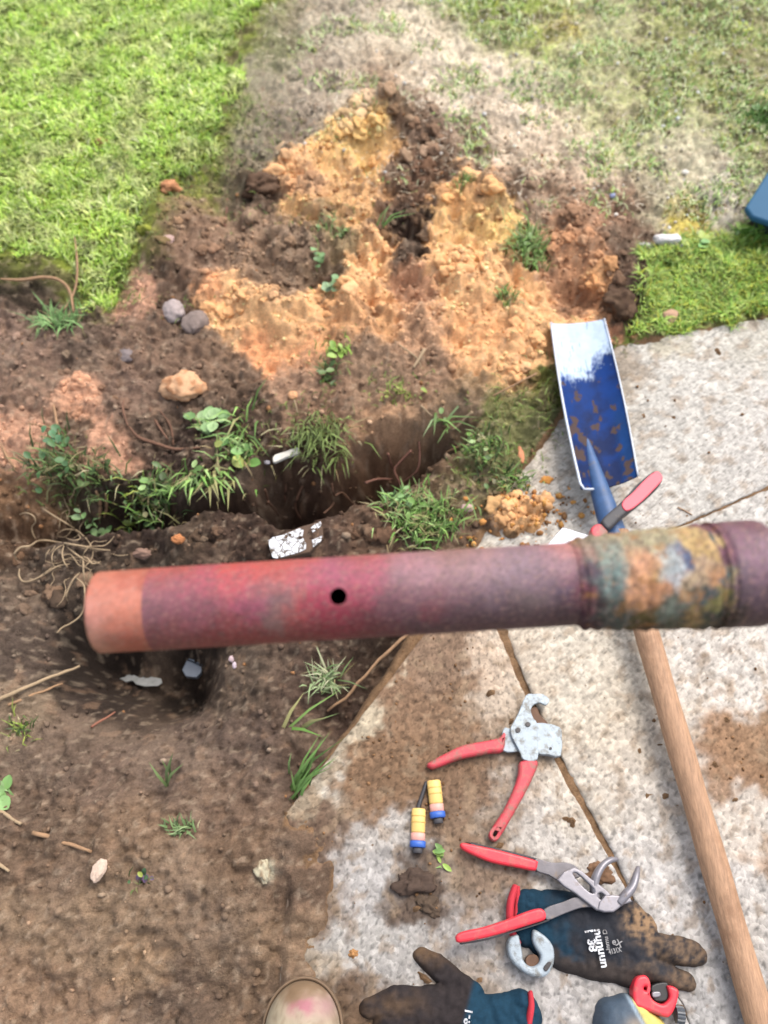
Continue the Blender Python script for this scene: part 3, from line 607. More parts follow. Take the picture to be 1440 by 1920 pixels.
def pipe_cols(pxs, ang):
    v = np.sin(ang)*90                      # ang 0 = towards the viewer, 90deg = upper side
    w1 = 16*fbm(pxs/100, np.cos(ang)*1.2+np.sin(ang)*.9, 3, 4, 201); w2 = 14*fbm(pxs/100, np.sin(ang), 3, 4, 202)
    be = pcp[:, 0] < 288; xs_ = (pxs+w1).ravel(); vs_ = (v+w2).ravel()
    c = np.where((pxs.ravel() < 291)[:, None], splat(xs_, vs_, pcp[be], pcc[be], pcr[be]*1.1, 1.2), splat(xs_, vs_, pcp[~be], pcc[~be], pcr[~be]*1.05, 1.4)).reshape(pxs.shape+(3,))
    sp_ = (sst(.22, .5, fbm(pxs/100+.6*np.cos(ang), np.sin(ang)*1.2, 12, 4, 206))*.45*(pxs > 291))[..., None]; c = c*(1-sp_)+alb((122, 100, 96))*sp_
    sq_ = (sst(.34, .5, fbm(pxs/100, ang*1.1, 18, 3, 207))*.5*(pxs > 291))[..., None]; c = c*(1-sq_)+alb((78, 58, 62))*sq_
    sr_ = (sst(.30, .5, fbm(pxs/40, ang*3, 4, 4, 208))*.35)[..., None]; c = c*(1-sr_)+alb((186, 140, 122))*sr_; g = c.mean(-1, keepdims=True); c = c*.86+g*.14; c = c*np.where(pxs < 290, .84, .86)[..., None]; cr_ = ((pxs > 290)*sst(860, 640, pxs+60*fbm(pxs/100, ang*.9, 2, 3, 209)))[..., None]; c = c*(1-cr_)+c*np.array([1.04, .84, .86])*cr_
    bl_ = (sst(.2, .6, fbm(pxs/100, ang*.9, 7, 4, 204))*.35)[..., None]; c = c*(1-bl_)+c[..., [0, 1, 2]]*np.array([.75, .8, .85])*bl_
    n = fbm(pxs/100, ang*.6, 14, 3, 203)[..., None]
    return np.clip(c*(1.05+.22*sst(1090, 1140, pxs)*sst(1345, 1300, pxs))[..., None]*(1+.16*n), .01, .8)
def revolve(name, prof, m, parent, seg=120, bumpy=0, hole=None, step=.0016):
    """prof: list of (picture x, radius); rings every step metres"""
    xs = np.array([p[0] for p in prof], float); rs = np.array([p[1] for p in prof], float)
    n = max(int((sofpx(xs[-1])-sofpx(xs[0]))/step), len(prof)*2)
    X_ = np.unique(np.concatenate([np.linspace(xs[0], xs[-1], n), xs])); R_ = np.interp(X_, xs, rs)
    A_ = np.linspace(0, 2*np.pi, seg, endpoint=False)
    XX, AA = np.meshgrid(X_, A_, indexing='ij'); RR = np.repeat(R_[:, None], seg, 1)
    if bumpy: RR = RR + bumpy*fbm(XX/40, np.cos(AA)*1.5+3*np.sin(AA*.5)**2, 1.3, 4, 210) + bumpy*.5*fbm(XX/40, np.sin(AA)*1.8, 3, 3, 211)
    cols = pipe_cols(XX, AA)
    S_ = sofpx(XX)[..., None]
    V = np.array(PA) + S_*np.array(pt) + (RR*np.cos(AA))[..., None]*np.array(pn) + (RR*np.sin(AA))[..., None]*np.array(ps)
    nr = len(X_); id_ = np.arange(nr*seg).reshape(nr, seg); nx_ = np.roll(id_, -1, 1)
    f = np.stack([id_[:-1], id_[1:], nx_[1:], nx_[:-1]], -1).reshape(-1, 4)
    V = V.reshape(-1, 3)
    if hole:
        hx, ha, hr = hole
        s0 = sofpx(hx); u = (sofpx(XX)-s0); w = RR*((AA-ha+np.pi) % (2*np.pi)-np.pi); d = np.sqrt(u*u+w*w)
        ins = (d < hr).ravel(); f = f[~ins[f].all(1)]
        # pull the ragged rim of the opening onto the circle
        e = ins.copy(); k = np.where(e)[0]
        uu, ww, dd = u.ravel(), w.ravel(), d.ravel(); fac = hr/np.maximum(dd[k], 1e-6)
        r0 = RR.ravel()[k]; s_n = s0+uu[k]*fac; a_n = ha+ww[k]*fac/r0
        V[k] = np.array(PA) + s_n[:, None]*np.array(pt) + (r0*np.cos(a_n))[:, None]*np.array(pn) + (r0*np.sin(a_n))[:, None]*np.array(ps)
        used = np.unique(f); mp = -np.ones(len(V), int); mp[used] = np.arange(len(used)); V = V[used]; f = mp[f]; cols = cols.reshape(-1, 3)[used]
    return meshobj(name, V, f, m, parent, cols=cols.reshape(-1, 3))
mpipe = mat('weathered_pipe_paint', attr=True, rough=.6, var=.20, vscale=110, bump=.6, bscale=200, bdist=.002, spec=.45, alpha_dirt=(104, 80, 74), dirt_scale=70, dirt_amt=.34)
mcrust = mat('corroded_fitting', attr=True, rough=.8, var=.34, vscale=110, bump=1.0, alpha_dirt=(170, 122, 76), dirt_scale=60, dirt_amt=.40, bscale=220, bdist=.002, spec=.2)
mdark = mat('dark_inside', (34, 26, 24), rough=.95, spec=.05)
pipe = empty('pipe', PA, 'old red and mauve metal pipe with a corroded green joint, crossing the whole picture', 'pipe')
R1 = .0314
hole = (645, math.radians(2), .0062)
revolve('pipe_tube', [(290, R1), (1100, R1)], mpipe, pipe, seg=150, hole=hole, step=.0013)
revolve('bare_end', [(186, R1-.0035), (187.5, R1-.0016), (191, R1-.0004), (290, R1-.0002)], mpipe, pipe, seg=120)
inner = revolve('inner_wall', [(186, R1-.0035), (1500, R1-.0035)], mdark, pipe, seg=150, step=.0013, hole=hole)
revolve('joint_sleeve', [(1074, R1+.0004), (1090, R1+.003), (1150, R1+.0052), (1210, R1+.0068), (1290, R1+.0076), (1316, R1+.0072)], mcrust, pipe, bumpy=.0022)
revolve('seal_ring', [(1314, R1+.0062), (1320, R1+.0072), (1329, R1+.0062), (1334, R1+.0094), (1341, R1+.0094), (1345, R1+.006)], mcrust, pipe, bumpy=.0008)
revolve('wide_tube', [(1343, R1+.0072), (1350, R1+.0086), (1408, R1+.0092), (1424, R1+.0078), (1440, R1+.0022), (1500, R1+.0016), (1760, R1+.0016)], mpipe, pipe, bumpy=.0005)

# ================================================================ materials of the tools
m_redgrip = mat('red_rubber_grip', (206, 58, 72), rough=.5, var=.14, vscale=60, bump=.15, bscale=300, alpha_dirt=(150, 100, 86), dirt_scale=55, dirt_amt=.48)
m_brightred = mat('bright_red_grip', (236, 50, 66), rough=.45, var=.10, vscale=50, bump=.1, alpha_dirt=(176, 84, 80), dirt_scale=70, dirt_amt=.44)
m_black = mat('black_rubber', (62, 60, 64), rough=.6, var=.2, vscale=80, bump=.2, alpha_dirt=(110, 96, 84), dirt_scale=50, dirt_amt=.36)
m_castgrey = mat('pale_cast_metal', (172, 184, 192), rough=.5, metal=.15, var=.14, vscale=60, bump=.2, bscale=300, alpha_dirt=(120, 118, 112), dirt_scale=70, dirt_amt=.46)
m_steel = mat('dark_steel', (112, 108, 112), rough=.42, metal=.45, var=.2, vscale=60, bump=.15, alpha_dirt=(130, 112, 96), dirt_scale=40, dirt_amt=.40)
m_steel2 = mat('bright_steel', (150, 146, 152), rough=.38, metal=.4, var=.16, vscale=60, bump=.15, alpha_dirt=(120, 104, 90), dirt_scale=60, dirt_amt=.36)
m_bolt = mat('bolt', (70, 66, 66), rough=.5, metal=.5)
m_rust = mat('rusty_steel', (112, 82, 62), rough=.8, var=.3, vscale=90, bump=.3)
m_fiber = mat('white_rim', (212, 220, 232), rough=.4, metal=.2, var=.1, vscale=90, alpha_dirt=(150, 140, 128), dirt_scale=40, dirt_amt=.30)

# ---------------------------------------------------------------- pipe cutting pliers with the hooked jaw
def z1(p, ox, oy, k): return [(ox+a/k, oy+b/k) for a, b in p]
c1 = lambda p: z1(p, 760, 1280, 4.0)
t = empty('pipe_cutter', P(990, 1390, 0), 'open pipe cutter with pale grey hooked jaw and two long red handles', 'pipe cutter')
plate('lower_arm', c1([(735,345),(800,350),(905,380),(1000,440),(990,500),(870,512),(733,508)]), .006, .006, m_castgrey, t)
plate('cutting_block', c1([(960,330),(1030,300),(1158,332),(1176,400),(1166,548),(1080,540),(960,510)]), .005, .012, m_castgrey, t, smooth=2)
plate('hook_jaw', c1([(788,350),(810,300),(850,225),(905,95),(960,84),(1035,86),(1082,130),(1055,168),(1010,150),(962,166),(942,205),(958,260),(988,305),(990,420),(992,575),(890,578),(850,500),(802,410)]), .0125, .006, m_castgrey, t)
plate('gap_plate', c1([(935,200),(985,185),(1010,240),(1070,305),(1000,320),(955,290)]), .009, .003, m_rust, t)  # thin brown plate set in the gap between hook and block
plate('handle', c1([(748,368),(738,505),(640,522),(560,540),(400,572),(230,637),(180,632),(168,600),(300,528),(430,465),(560,440),(700,410)]), .003, .016, m_redgrip, t, bevel=.005)
plate('handle', c1([(864,588),(988,580),(986,650),(905,820),(805,1000),(722,1140),(670,1192),(628,1150),(650,1090),(740,950),(815,790),(850,680)]), .003, .016, m_redgrip, t, bevel=.005, holes=[c1([(664,1120),(680,1104),(692,1116),(684,1142),(668,1150),(660,1136)])])
for a, b, r in ((845,355,20),(920,312,20),(1090,492,11)):
    q = c1([(a+r*math.cos(i), b+r*math.sin(i)) for i in np.linspace(0, 2*math.pi, 9)[:-1]])
    plate('bolt', q, .0170 if a < 1000 else .0155, .003, m_bolt, t, bevel=.0008)

# ---------------------------------------------------------------- gripping pliers
c2 = lambda p: z1(p, 840, 1560, 3.6)
t = empty('pliers', P(1060, 1690, .01), 'grey pliers with bright red grips, spread open over the dark glove', 'pliers')
def arm(name, outline, z, th, m, **k): return plate(name, c2(outline), z, th, m, t, **k)
arm('tang', [(590,180),(700,205),(800,205),(870,235),(900,300),(760,330),(680,290),(600,262)], .012, .006, m_steel)
arm('tang', [(650,520),(780,470),(860,440),(960,440),(1020,500),(900,512),(780,555),(670,594)], .026, .006, m_steel)
arm('slotted_frame', [(738,322),(852,238),(960,310),(1082,402),(1092,440),(1025,528),(985,512),(860,415)], .030, .008, m_steel2, smooth=2, bevel=.002,
    holes=[c2([(845,285),(870,275),(930,328),(985,385),(985,412),(955,405),(890,345)]), c2([(1018,415),(1040,412),(1072,445),(1062,468),(1040,460),(1012,435)])])
arm('jaw', [(1010,525),(1060,430),(1160,430),(1205,425),(1245,470),(1180,490),(1120,540)], .028, .012, m_steel2, smooth=2, bevel=.002)
tube('jaw_hook', [P(*c2([q])[0], z) for q, z in (((1000,450),.026),((985,370),.028),((1005,290),.030),((1045,225),.030),((1095,190),.028),((1140,185),.024))], [.006,.0065,.006,.005,.0045,.003], m_steel2, t, seg=10, flat=1.6, smooth_path=4)
tube('jaw_hook', [P(*c2([q])[0], z) for q, z in (((1150,480),.034),((1200,425),.036),((1245,370),.036),((1268,300),.034),((1282,240),.028))], [.006,.0065,.006,.005,.003], m_steel2, t, seg=10, flat=1.4, smooth_path=4)
g = arm('grip', [(82,85),(95,72),(130,74),(300,110),(450,148),(598,190),(608,215),(600,250),(575,260),(450,235),(300,205),(180,158),(98,115)], .008, .012, m_brightred, bevel=.004)
plate('grip_back', c2([(120,66),(300,100),(450,135),(625,185),(632,225),(612,262),(596,262),(604,215),(596,194),(450,156),(300,116)]), .006, .010, m_black, g, bevel=.002)
g = arm('grip', [(52,715),(62,690),(110,668),(240,640),(400,588),(520,540),(612,514),(652,530),(664,560),(655,592),(600,612),(480,650),(350,690),(240,718),(80,748)], .024, .013, m_brightred, bevel=.004)
plate('grip_back', c2([(90,750),(240,722),(350,694),(480,654),(600,616),(674,588),(684,600),(600,630),(480,668),(350,706),(240,736),(100,758)]), .020, .010, m_black, g, bevel=.002)

# ---------------------------------------------------------------- cloth-like shapes: soft bodies from overlapping tapered limbs
def soft(name, limbs, zbase, m, parent=None, colf=None, step=.0022, wr=.0012, wf=40, seed=0, groundz=True, loc=None, sm=.010):
    """limbs: list of ((px,py,r_px,h_m), (px,py,r_px,h_m)) capsules laid on the ground; merged into one closed pillow"""
    caps = []
    for a, b in limbs:
        A = P(a[0], a[1], zbase+.01); B = P(b[0], b[1], zbase+.01)
        caps.append((A.x, A.y, a[2]/scale(a[1]), a[3], B.x, B.y, b[2]/scale(b[1]), b[3]))
    x0 = min(min(c[0]-c[2], c[4]-c[6]) for c in caps)-.01; x1 = max(max(c[0]+c[2], c[4]+c[6]) for c in caps)+.01
    y0 = min(min(c[1]-c[2], c[5]-c[6]) for c in caps)-.01; y1 = max(max(c[1]+c[2], c[5]+c[6]) for c in caps)+.01
    xs = np.arange(x0, x1, step); ys = np.arange(y0, y1, step); X_, Y_ = np.meshgrid(xs, ys)
    def field(X_, Y_):
        Xw = X_+.0022*fbm(X_, Y_, 30, 3, 300+seed); Yw = Y_+.0022*fbm(X_, Y_, 30, 3, 310+seed)
        best = np.full(X_.shape, -1.0); hh = np.zeros(X_.shape)
        for ax, ay, ar, ah, bx, by, br, bh in caps:
            dx, dy = bx-ax, by-ay; L2 = dx*dx+dy*dy+1e-12
            tt = np.clip(((Xw-ax)*dx+(Yw-ay)*dy)/L2, 0, 1)
            d = np.hypot(Xw-ax-tt*dx, Yw-ay-tt*dy); r = ar+(br-ar)*tt; h = ah+(bh-ah)*tt
            q = 1-d/r
            hq = h*np.sqrt(np.clip(1-np.clip(d/r, 0, 1)**2.6, 0, 1))
            hh = np.maximum(hh, hq); best = np.maximum(best, q*r)
        return best, hh
    D, Hh = field(X_, Y_)
    inside = D > -.0003; ny_, nx_ = X_.shape
    cell = inside[:-1, :-1] & inside[1:, :-1] & inside[:-1, 1:] & inside[1:, 1:]
    # slide border vertices onto the outline
    for _ in range(2):
        D, Hh = field(X_, Y_)
        gy_, gx_ = np.gradient(D, step)
        nb = np.zeros_like(inside); nb[:-1, :-1] |= cell; nb[1:, :-1] |= cell; nb[:-1, 1:] |= cell; nb[1:, 1:] |= cell
        full = np.zeros(inside.shape, int)
        full[:-1, :-1] += cell; full[1:, :-1] += cell; full[:-1, 1:] += cell; full[1:, 1:] += cell
        bd = nb & (full < 4); g2 = np.maximum(np.hypot(gx_, gy_), .3)
        mv = np.clip(D, -step, step)*.9
        X_ = np.where(bd, X_-mv*gx_/g2**2, X_); Y_ = np.where(bd, Y_-mv*gy_/g2**2, Y_)
    D, Hh = field(X_, Y_)
    wrk = wr*(np.abs(fbm(X_, Y_, wf, 3, 320+seed))*2-.5)+wr*.5*fbm(X_, Y_, wf*3, 2, 330+seed)
    gz = (np.maximum(hz(X_, Y_), -.012) if groundz else 0*X_) ; gz = np.where(inslab(*proj(X_, Y_, 0*X_)), np.maximum(gz, 0), gz)
    Z_ = np.maximum(zbase, gz+zbase*0) + np.maximum(Hh + wrk*np.clip(Hh/.008, 0, 1), .0008)
    bot = np.maximum(zbase, gz)-.002
    nb = np.zeros_like(inside); nb[:-1, :-1] |= cell; nb[1:, :-1] |= cell; nb[:-1, 1:] |= cell; nb[1:, 1:] |= cell
    mp = -np.ones(X_.shape, int); mp[nb] = np.arange(nb.sum()); n = nb.sum()
    T = np.stack([X_, Y_, Z_], -1)[nb]; Bt = np.stack([X_, Y_, bot], -1)[nb]
    jj, ii = np.where(cell)
    f = np.stack([mp[jj, ii], mp[jj, ii+1], mp[jj+1, ii+1], mp[jj+1, ii]], -1)
    fb = f[:, ::-1]+n
    # side walls
    ed = {}
    for q in f:
        for k_ in range(4):
            a, b = int(q[k_]), int(q[(k_+1) % 4])
            if (b, a) in ed: del ed[(b, a)]
            else: ed[(a, b)] = 1
    w = np.array([(b, a, a+n, b+n) for a, b in ed]) if ed else np.zeros((0, 4), int)
    V = np.concatenate([T, Bt]); px_, py_ = proj(V[:, 0], V[:, 1], V[:, 2])
    cols = colf(px_, py_, V) if colf else None
    c0 = caps[0]
    return meshobj(name, V, np.concatenate([f, fb, w]), m, parent, loc=loc or (c0[0], c0[1], zbase), cols=cols)
m_knit = mat('glove_knit', attr=True, rough=.9, var=.16, vscale=260, bump=.5, bscale=500, bdist=.001, spec=.15)
TEAL = alb((28, 58, 76)); BLK = alb((50, 52, 58)); DIRT = alb((118, 98, 80)); DIRT2 = alb((150, 122, 94)); DKB = alb((66, 56, 50))
def mixc(a, b, t): t = np.clip(t, 0, 1)[:, None]; return a*(1-t)+b*t
def glove1c(px, py, V):
    n = fbm(px/100, py/100, 3, 4, 400); n2 = fbm(px/100, py/100, 9, 3, 401)
    c = mixc(np.tile(TEAL, (len(px), 1)), np.tile(BLK, (len(px), 1)), sst(1010, 1110, px+40*n))
    c = mixc(c, np.tile(alb((78, 68, 62)), (len(px), 1)), sst(1770, 1800, py+22*n-.12*(px-1000))*.8)
    c = mixc(c, np.tile(DIRT, (len(px), 1)), sst(1185, 1265, px+40*n+.25*(1780-py))*(.65+.8*n2))
    c = mixc(c, np.tile(DIRT2, (len(px), 1)), np.exp(-((px-1205)/26)**2-((py-1728)/26)**2)*2.2*(.6+n2))
    return c*(1+.15*n2[:, None])
gl = empty('glove', P(1130, 1760, 0), 'dark glove with red hem, white printing and muddy fingers, lying under the pliers', 'glove')
soft('cuff', [((992,1700,30,.014),(992,1745,30,.014))], 0, m_knit, gl, glove1c, seed=3)
soft('glove_body', [((1010,1722,50,.016),(1045,1735,58,.020)), ((1040,1735,62,.020),(1110,1755,72,.024)), ((1110,1755,72,.024),(1175,1765,66,.024)),
    ((1100,1712,40,.018),(1180,1722,34,.020)), ((1180,1722,34,.020),(1210,1736,24,.016)),                      # thumb and first knuckle
    ((1175,1762,34,.020),(1240,1775,23,.022)), ((1240,1775,24,.022),(1300,1786,23,.018)), ((1300,1786,23,.018),(1312,1792,17,.014)),
    ((1130,1795,40,.020),(1195,1808,24,.022)), ((1195,1812,24,.022),(1262,1831,22,.018)), ((1262,1831,22,.018),(1292,1840,17,.013)),
    ((1060,1775,40,.018),(1140,1808,30,.020)), ((1140,1810,26,.018),(1200,1836,18,.014))], 0, m_knit, gl, glove1c, seed=1, wr=.0030, wf=26)
m_hem = mat('red_hem', (200, 44, 60), rough=.8, var=.15, vscale=150, bump=.4, bscale=500)
tube('hem', [P(*q, z) for q, z in (((966,1662),.008),((958,1690),.014),((956,1722),.016),((962,1752),.012),((972,1768),.006))], [.0045,.0055,.0055,.005,.004], m_hem, gl, seg=10, flat=1.6, smooth_path=4)
tube('hem', [P(*q, z) for q, z in (((970,1662),.004),((970,1690),.006),((966,1722),.006))], [.004,.004,.004], m_hem, gl, seg=8, flat=1.2, smooth_path=3)
# printing on the back of the glove (white letters running up the hand)
m_print = mat('white_print', (226, 228, 232), rough=.7, var=.1, vscale=200, alpha_dirt=(90, 84, 80), dirt_scale=150, dirt_amt=.46)
m_print2 = mat('grey_print', (150, 148, 148), rough=.7, var=.1, vscale=200, alpha_dirt=(80, 74, 70), dirt_scale=120, dirt_amt=.42)
def text(name, s, px, py, hpx, m, parent, ang, z, stretch=1.0, bold=.0):
    fc_ = bpy.data.curves.new(name, 'FONT'); fc_.body = s; fc_.size = hpx/scale(py)/.72; fc_.extrude = .0004; fc_.offset = bold; fc_.align_x = 'CENTER'; fc_.align_y = 'CENTER'
    tmp = bpy.data.objects.new('tmp', fc_); S.collection.objects.link(tmp)
    dg = bpy.context.evaluated_depsgraph_get(); me = bpy.data.meshes.new_from_object(tmp.evaluated_get(dg)); bpy.data.objects.remove(tmp)
    w = P(px, py, z); me.transform(Matrix.Scale(stretch, 4, (1, 0, 0))); me.transform(Matrix.Rotation(ang, 4, 'Z'))
    org = origin_of(parent); me.transform(Matrix.Translation(w-org)); me.name = name
    me.materials.clear(); me.materials.append(m)
    for p in me.polygons: p.material_index = 0
    o = bpy.data.objects.new(name, me); S.collection.objects.link(o); o.parent = parent
    return o
ang = math.radians(98)
text('print', '88-1', 1109, 1762, 15, m_print, gl, ang, .0290, 1.0, .0005)
text('print', 'unnunu', 1124, 1778, 15, m_print, gl, math.radians(95), .0290, 1.0, .0005)
text('print', 'inmu D', 1137, 1762, 8, m_print2, gl, math.radians(93), .0290, 1.0, .0002)
text('print', '4131X', 1153, 1783, 8, m_print2, gl, math.radians(12), .0290, .8, .0002)
text('print', 'eX', 1157, 1768, 11, m_print2, gl, math.radians(-20), .0290, 1.0, .0002)

def glove2c(px, py, V):
    n = fbm(px/100, py/100, 3, 4, 410); n2 = fbm(px/100, py/100, 9, 3, 411)
    c = mixc(np.tile(alb((54, 48, 48)), (len(px), 1)), np.tile(TEAL*1.15, (len(px), 1)), sst(872, 884, px+.25*(py-1880)))
    c = mixc(c, np.tile(alb((106, 84, 64)), (len(px), 1)), (sst(845, 700, px)*.5+sst(1830, 1790, py)*.5)*(.7+1.2*n))
    return c*(1+.18*n2[:, None])
gl2 = empty('glove', P(860, 1890, 0), 'muddy crumpled dark glove with teal cuff, cut off by the bottom edge', 'glove')
soft('glove_body', [((945,1915,46,.022),(975,1905,42,.020)), ((890,1920,48,.022),(945,1915,46,.022)), ((890,1910,44,.024),(820,1900,44,.022)),
    ((880,1870,30,.014),(820,1812,20,.012)), ((820,1812,20,.012),(790,1792,15,.009)),
    ((820,1885,34,.020),(740,1885,30,.016)), ((740,1882,28,.016),(690,1892,18,.012)), ((820,1920,34,.020),(720,1925,24,.014)), ((850,1960,50,.02),(960,1970,52,.02))], 0, m_knit, gl2, glove2c, seed=7, wr=.0040, wf=24)
tube('hem', [P(*q, z) for q, z in (((994,1862),.010),((996,1885),.018),((992,1915),.018),((985,1960),.012))], [.0035,.0045,.0045,.004], m_hem, gl2, seg=10, flat=1.8, smooth_path=4)
text('print', '88-1', 878, 1912, 14, m_print, gl2, math.radians(80), .0290, 1.0, .0004)

# ---------------------------------------------------------------- c-shaped cutter on the glove's cuff
c3 = lambda p: z1(p, 920, 1640, 3.43)
t = empty('ring_cutter', P(995, 1790, 0), 'pale grey c-shaped ring cutter below the red grip of the pliers', 'pipe cutter')
plate('ring_body', c3([(278,352),(345,388),(396,445),(412,510),(402,590),(352,656),(270,655),(195,612),(132,545),(110,465),(128,402),(175,385),(192,430),(205,500),(218,560),(262,590),(308,572),(322,520),(292,470),(270,415)]), .001, .022, m_castgrey, t, bevel=.004, smooth=4)
plate('cutter_wheel', c3([(225,545),(250,515),(290,515),(312,545),(300,585),(260,596),(232,580)]), .004, .012, m_rust, t, bevel=.001)
plate('latch', c3([(340,600),(372,560),(392,572),(360,622)]), .022, .003, m_bolt, t, bevel=.0008)

# ---------------------------------------------------------------- small red tube cutter
c4 = lambda p: z1(p, 1090, 1820, 6.86)
t = empty('mini_cutter', P(1225, 1870, 0), 'small bright red tube cutter with a black ribbed knob, touching the muddy glove fingers', 'tube cutter')
plate('cutter_frame', c4([(700,120),(755,66),(830,60),(882,110),(902,190),(886,260),(908,345),(965,400),(1050,430),(1110,395),(1142,335),(1128,262),(1112,195),(1180,200),(1250,240),(1262,300),(1238,410),(1192,530),(1125,602),(1040,588),(880,530),(705,462),(678,380),(668,260)]), .004, .024, m_brightred, t, bevel=.004,
      holes=[c4([(812,225),(830,207),(850,225),(842,252),(820,250)])])
plate('roller_block', c4([(905,190),(1105,150),(1124,300),(1090,395),(960,395),(920,330)]), .006, .016, mat('black_roller', (30, 27, 28), rough=.5), t, bevel=.002)
plate('roller', c4([(915,280),(1010,270),(1020,330),(930,345)]), .021, .005, m_steel2, t, bevel=.0015)
ka, kb = P(*c4([(1205,560)])[0], .016), P(*c4([(1320,575)])[0], .016)
kd = (kb-ka).normalized(); ksd = kd.cross(Vector((0, 0, 1))).normalized(); ku = ksd.cross(kd)
V = []; Fc = []; seg = 36
for i, (s_, r_) in enumerate(((0, .006), (.05, .0105), (.5, .0112), (.93, .0105), (1.0, .008))):
    for k in range(seg):
        a = 2*math.pi*k/seg; r = r_*(1.0 if k % 3 else .86)
        V.append(tuple(ka+kd*((kb-ka).length*s_)+ksd*math.cos(a)*r+ku*math.sin(a)*r))
for i in range(4):
    for k in range(seg): a = i*seg+k; b = i*seg+(k+1) % seg; Fc.append((a, b, b+seg, a+seg))
Fc.append(tuple(range(seg))[::-1]); Fc.append(tuple(range(4*seg, 5*seg)))
meshobj('knob', V, Fc, mat('knob_plastic', (84, 88, 94), rough=.35, var=.1), t, smooth=False)

# ---------------------------------------------------------------- dark blue pouch at the bottom edge
def pouchc(px, py, V):
    n = fbm(px/100, py/100, 5, 3, 420)
    edge_ = (px-1178)-(py-1870)*.55
    c = mixc(np.tile(alb((66, 82, 98)), (len(px), 1)), np.tile(alb((170, 190, 204)), (len(px), 1)), np.exp(-((edge_-0)/4)**2)*.8)
    c = mixc(c, np.tile(alb((226, 208, 110)), (len(px), 1)), sst(3, 8, edge_)*(.9))
    c = mixc(c, np.tile(alb((150, 138, 124)), (len(px), 1)), np.exp(-((px-1190)/16)**2-((py-1922)/14)**2)*.9)
    return c*(1+.15*n[:, None])
po = soft('pouch', [((1160,1925,46,.040),(1180,1960,60,.040)), ((1150,1905,32,.030),(1175,1892,26,.030)), ((1190,1905,30,.030),(1225,1935,30,.026)), ((1200,1960,50,.03),(1240,1990,50,.03))], 0, mat('pouch_fabric', attr=True, rough=.7, var=.12, vscale=200, bump=.3, bscale=400), None, pouchc, seed=12, wr=.0015)
tag(po, 'rounded dark blue pouch with pale yellow side at the bottom edge by the red cutter', 'pouch')

# ---------------------------------------------------------------- boot toe
def bootc(px, py, V):
    n = fbm(px/100, py/100, 4, 4, 430); n2 = fbm(px/100, py/100, 12, 3, 431)
    c = np.tile(alb((186, 170, 142)), (len(px), 1))*(1+.2*n[:, None]); c = mixc(c, np.tile(alb((140, 116, 90)), (len(px), 1)), sst(.1, .45, n2)*.5)
    c = mixc(c, np.tile(alb((176, 110, 118)), (len(px), 1)), np.exp(-((px-568+8*n)/22)**2-((py-1885)/20)**2)*1.6*(.8+n))
    c = mixc(c, np.tile(alb((184, 140, 140)), (len(px), 1)), np.exp(-((px-612)/22)**2-((py-1885)/26)**2)*.8)
    c = mixc(c, np.tile(alb((140, 112, 84)), (len(px), 1)), sst(1880, 1855, py+14*n)*.9+np.exp(-((px-545)/16)**2-((py-1875)/10)**2))
    return c*(1+.08*n2[:, None])
bt = empty('boot', P(562, 1920, 0), 'scuffed cream boot toe with a pink stain at the bottom edge', 'boot')
mboot = mat('scuffed_leather', attr=True, rough=.6, var=.08, vscale=60, bump=.2, bscale=250, bdist=.001)
def dome(name, cx, cy, z0, rx, ry, h, m, parent, colf=None, pw=2.3, yaw=0, nu=48, nv=20, length=0):
    V = []; Fc = []
    for i in range(nv+1):
        ph = (i/nv)*math.pi/2; r = math.cos(ph)**(2/pw); zz = math.sin(ph)**(2/pw)*h
        for k in range(nu):
            a = 2*math.pi*k/nu; x_ = rx*r*math.cos(a); y_ = ry*r*math.sin(a)
            if y_ < 0: y_ -= length*(1-.1*zz/h)
            V.append((cx+x_*math.cos(yaw)-y_*math.sin(yaw), cy+x_*math.sin(yaw)+y_*math.cos(yaw), z0+zz))
    for i in range(nv):
        for k in range(nu): a = i*nu+k; b = i*nu+(k+1) % nu; Fc.append((a, b, b+nu, a+nu))
    V = np.array(V); px_, py_ = proj(V[:, 0], V[:, 1], V[:, 2])
    return meshobj(name, V, Fc, m, parent, cols=colf(px_, py_, V) if colf else None)
bc = P(566, 1935, .03)
dome('toe_cap', bc.x, bc.y, .018, .050, .058, .058, mboot, bt, bootc, pw=2.2, length=.12)
dome('sole', bc.x, bc.y, .002, .054, .063, .022, mat('boot_sole', (120, 98, 74), rough=.9, var=.2, bump=.3), bt, pw=6, length=.12)

mseam = mat('boot_seam', (128, 104, 80), rough=.8, var=.2)
tube('welt', [(bc.x+.0525*math.cos(a), bc.y+.0610*math.sin(a), .024) for a in np.linspace(-.1, math.pi+.1, 30)], [.0018]*30, mseam, bt, seg=8)
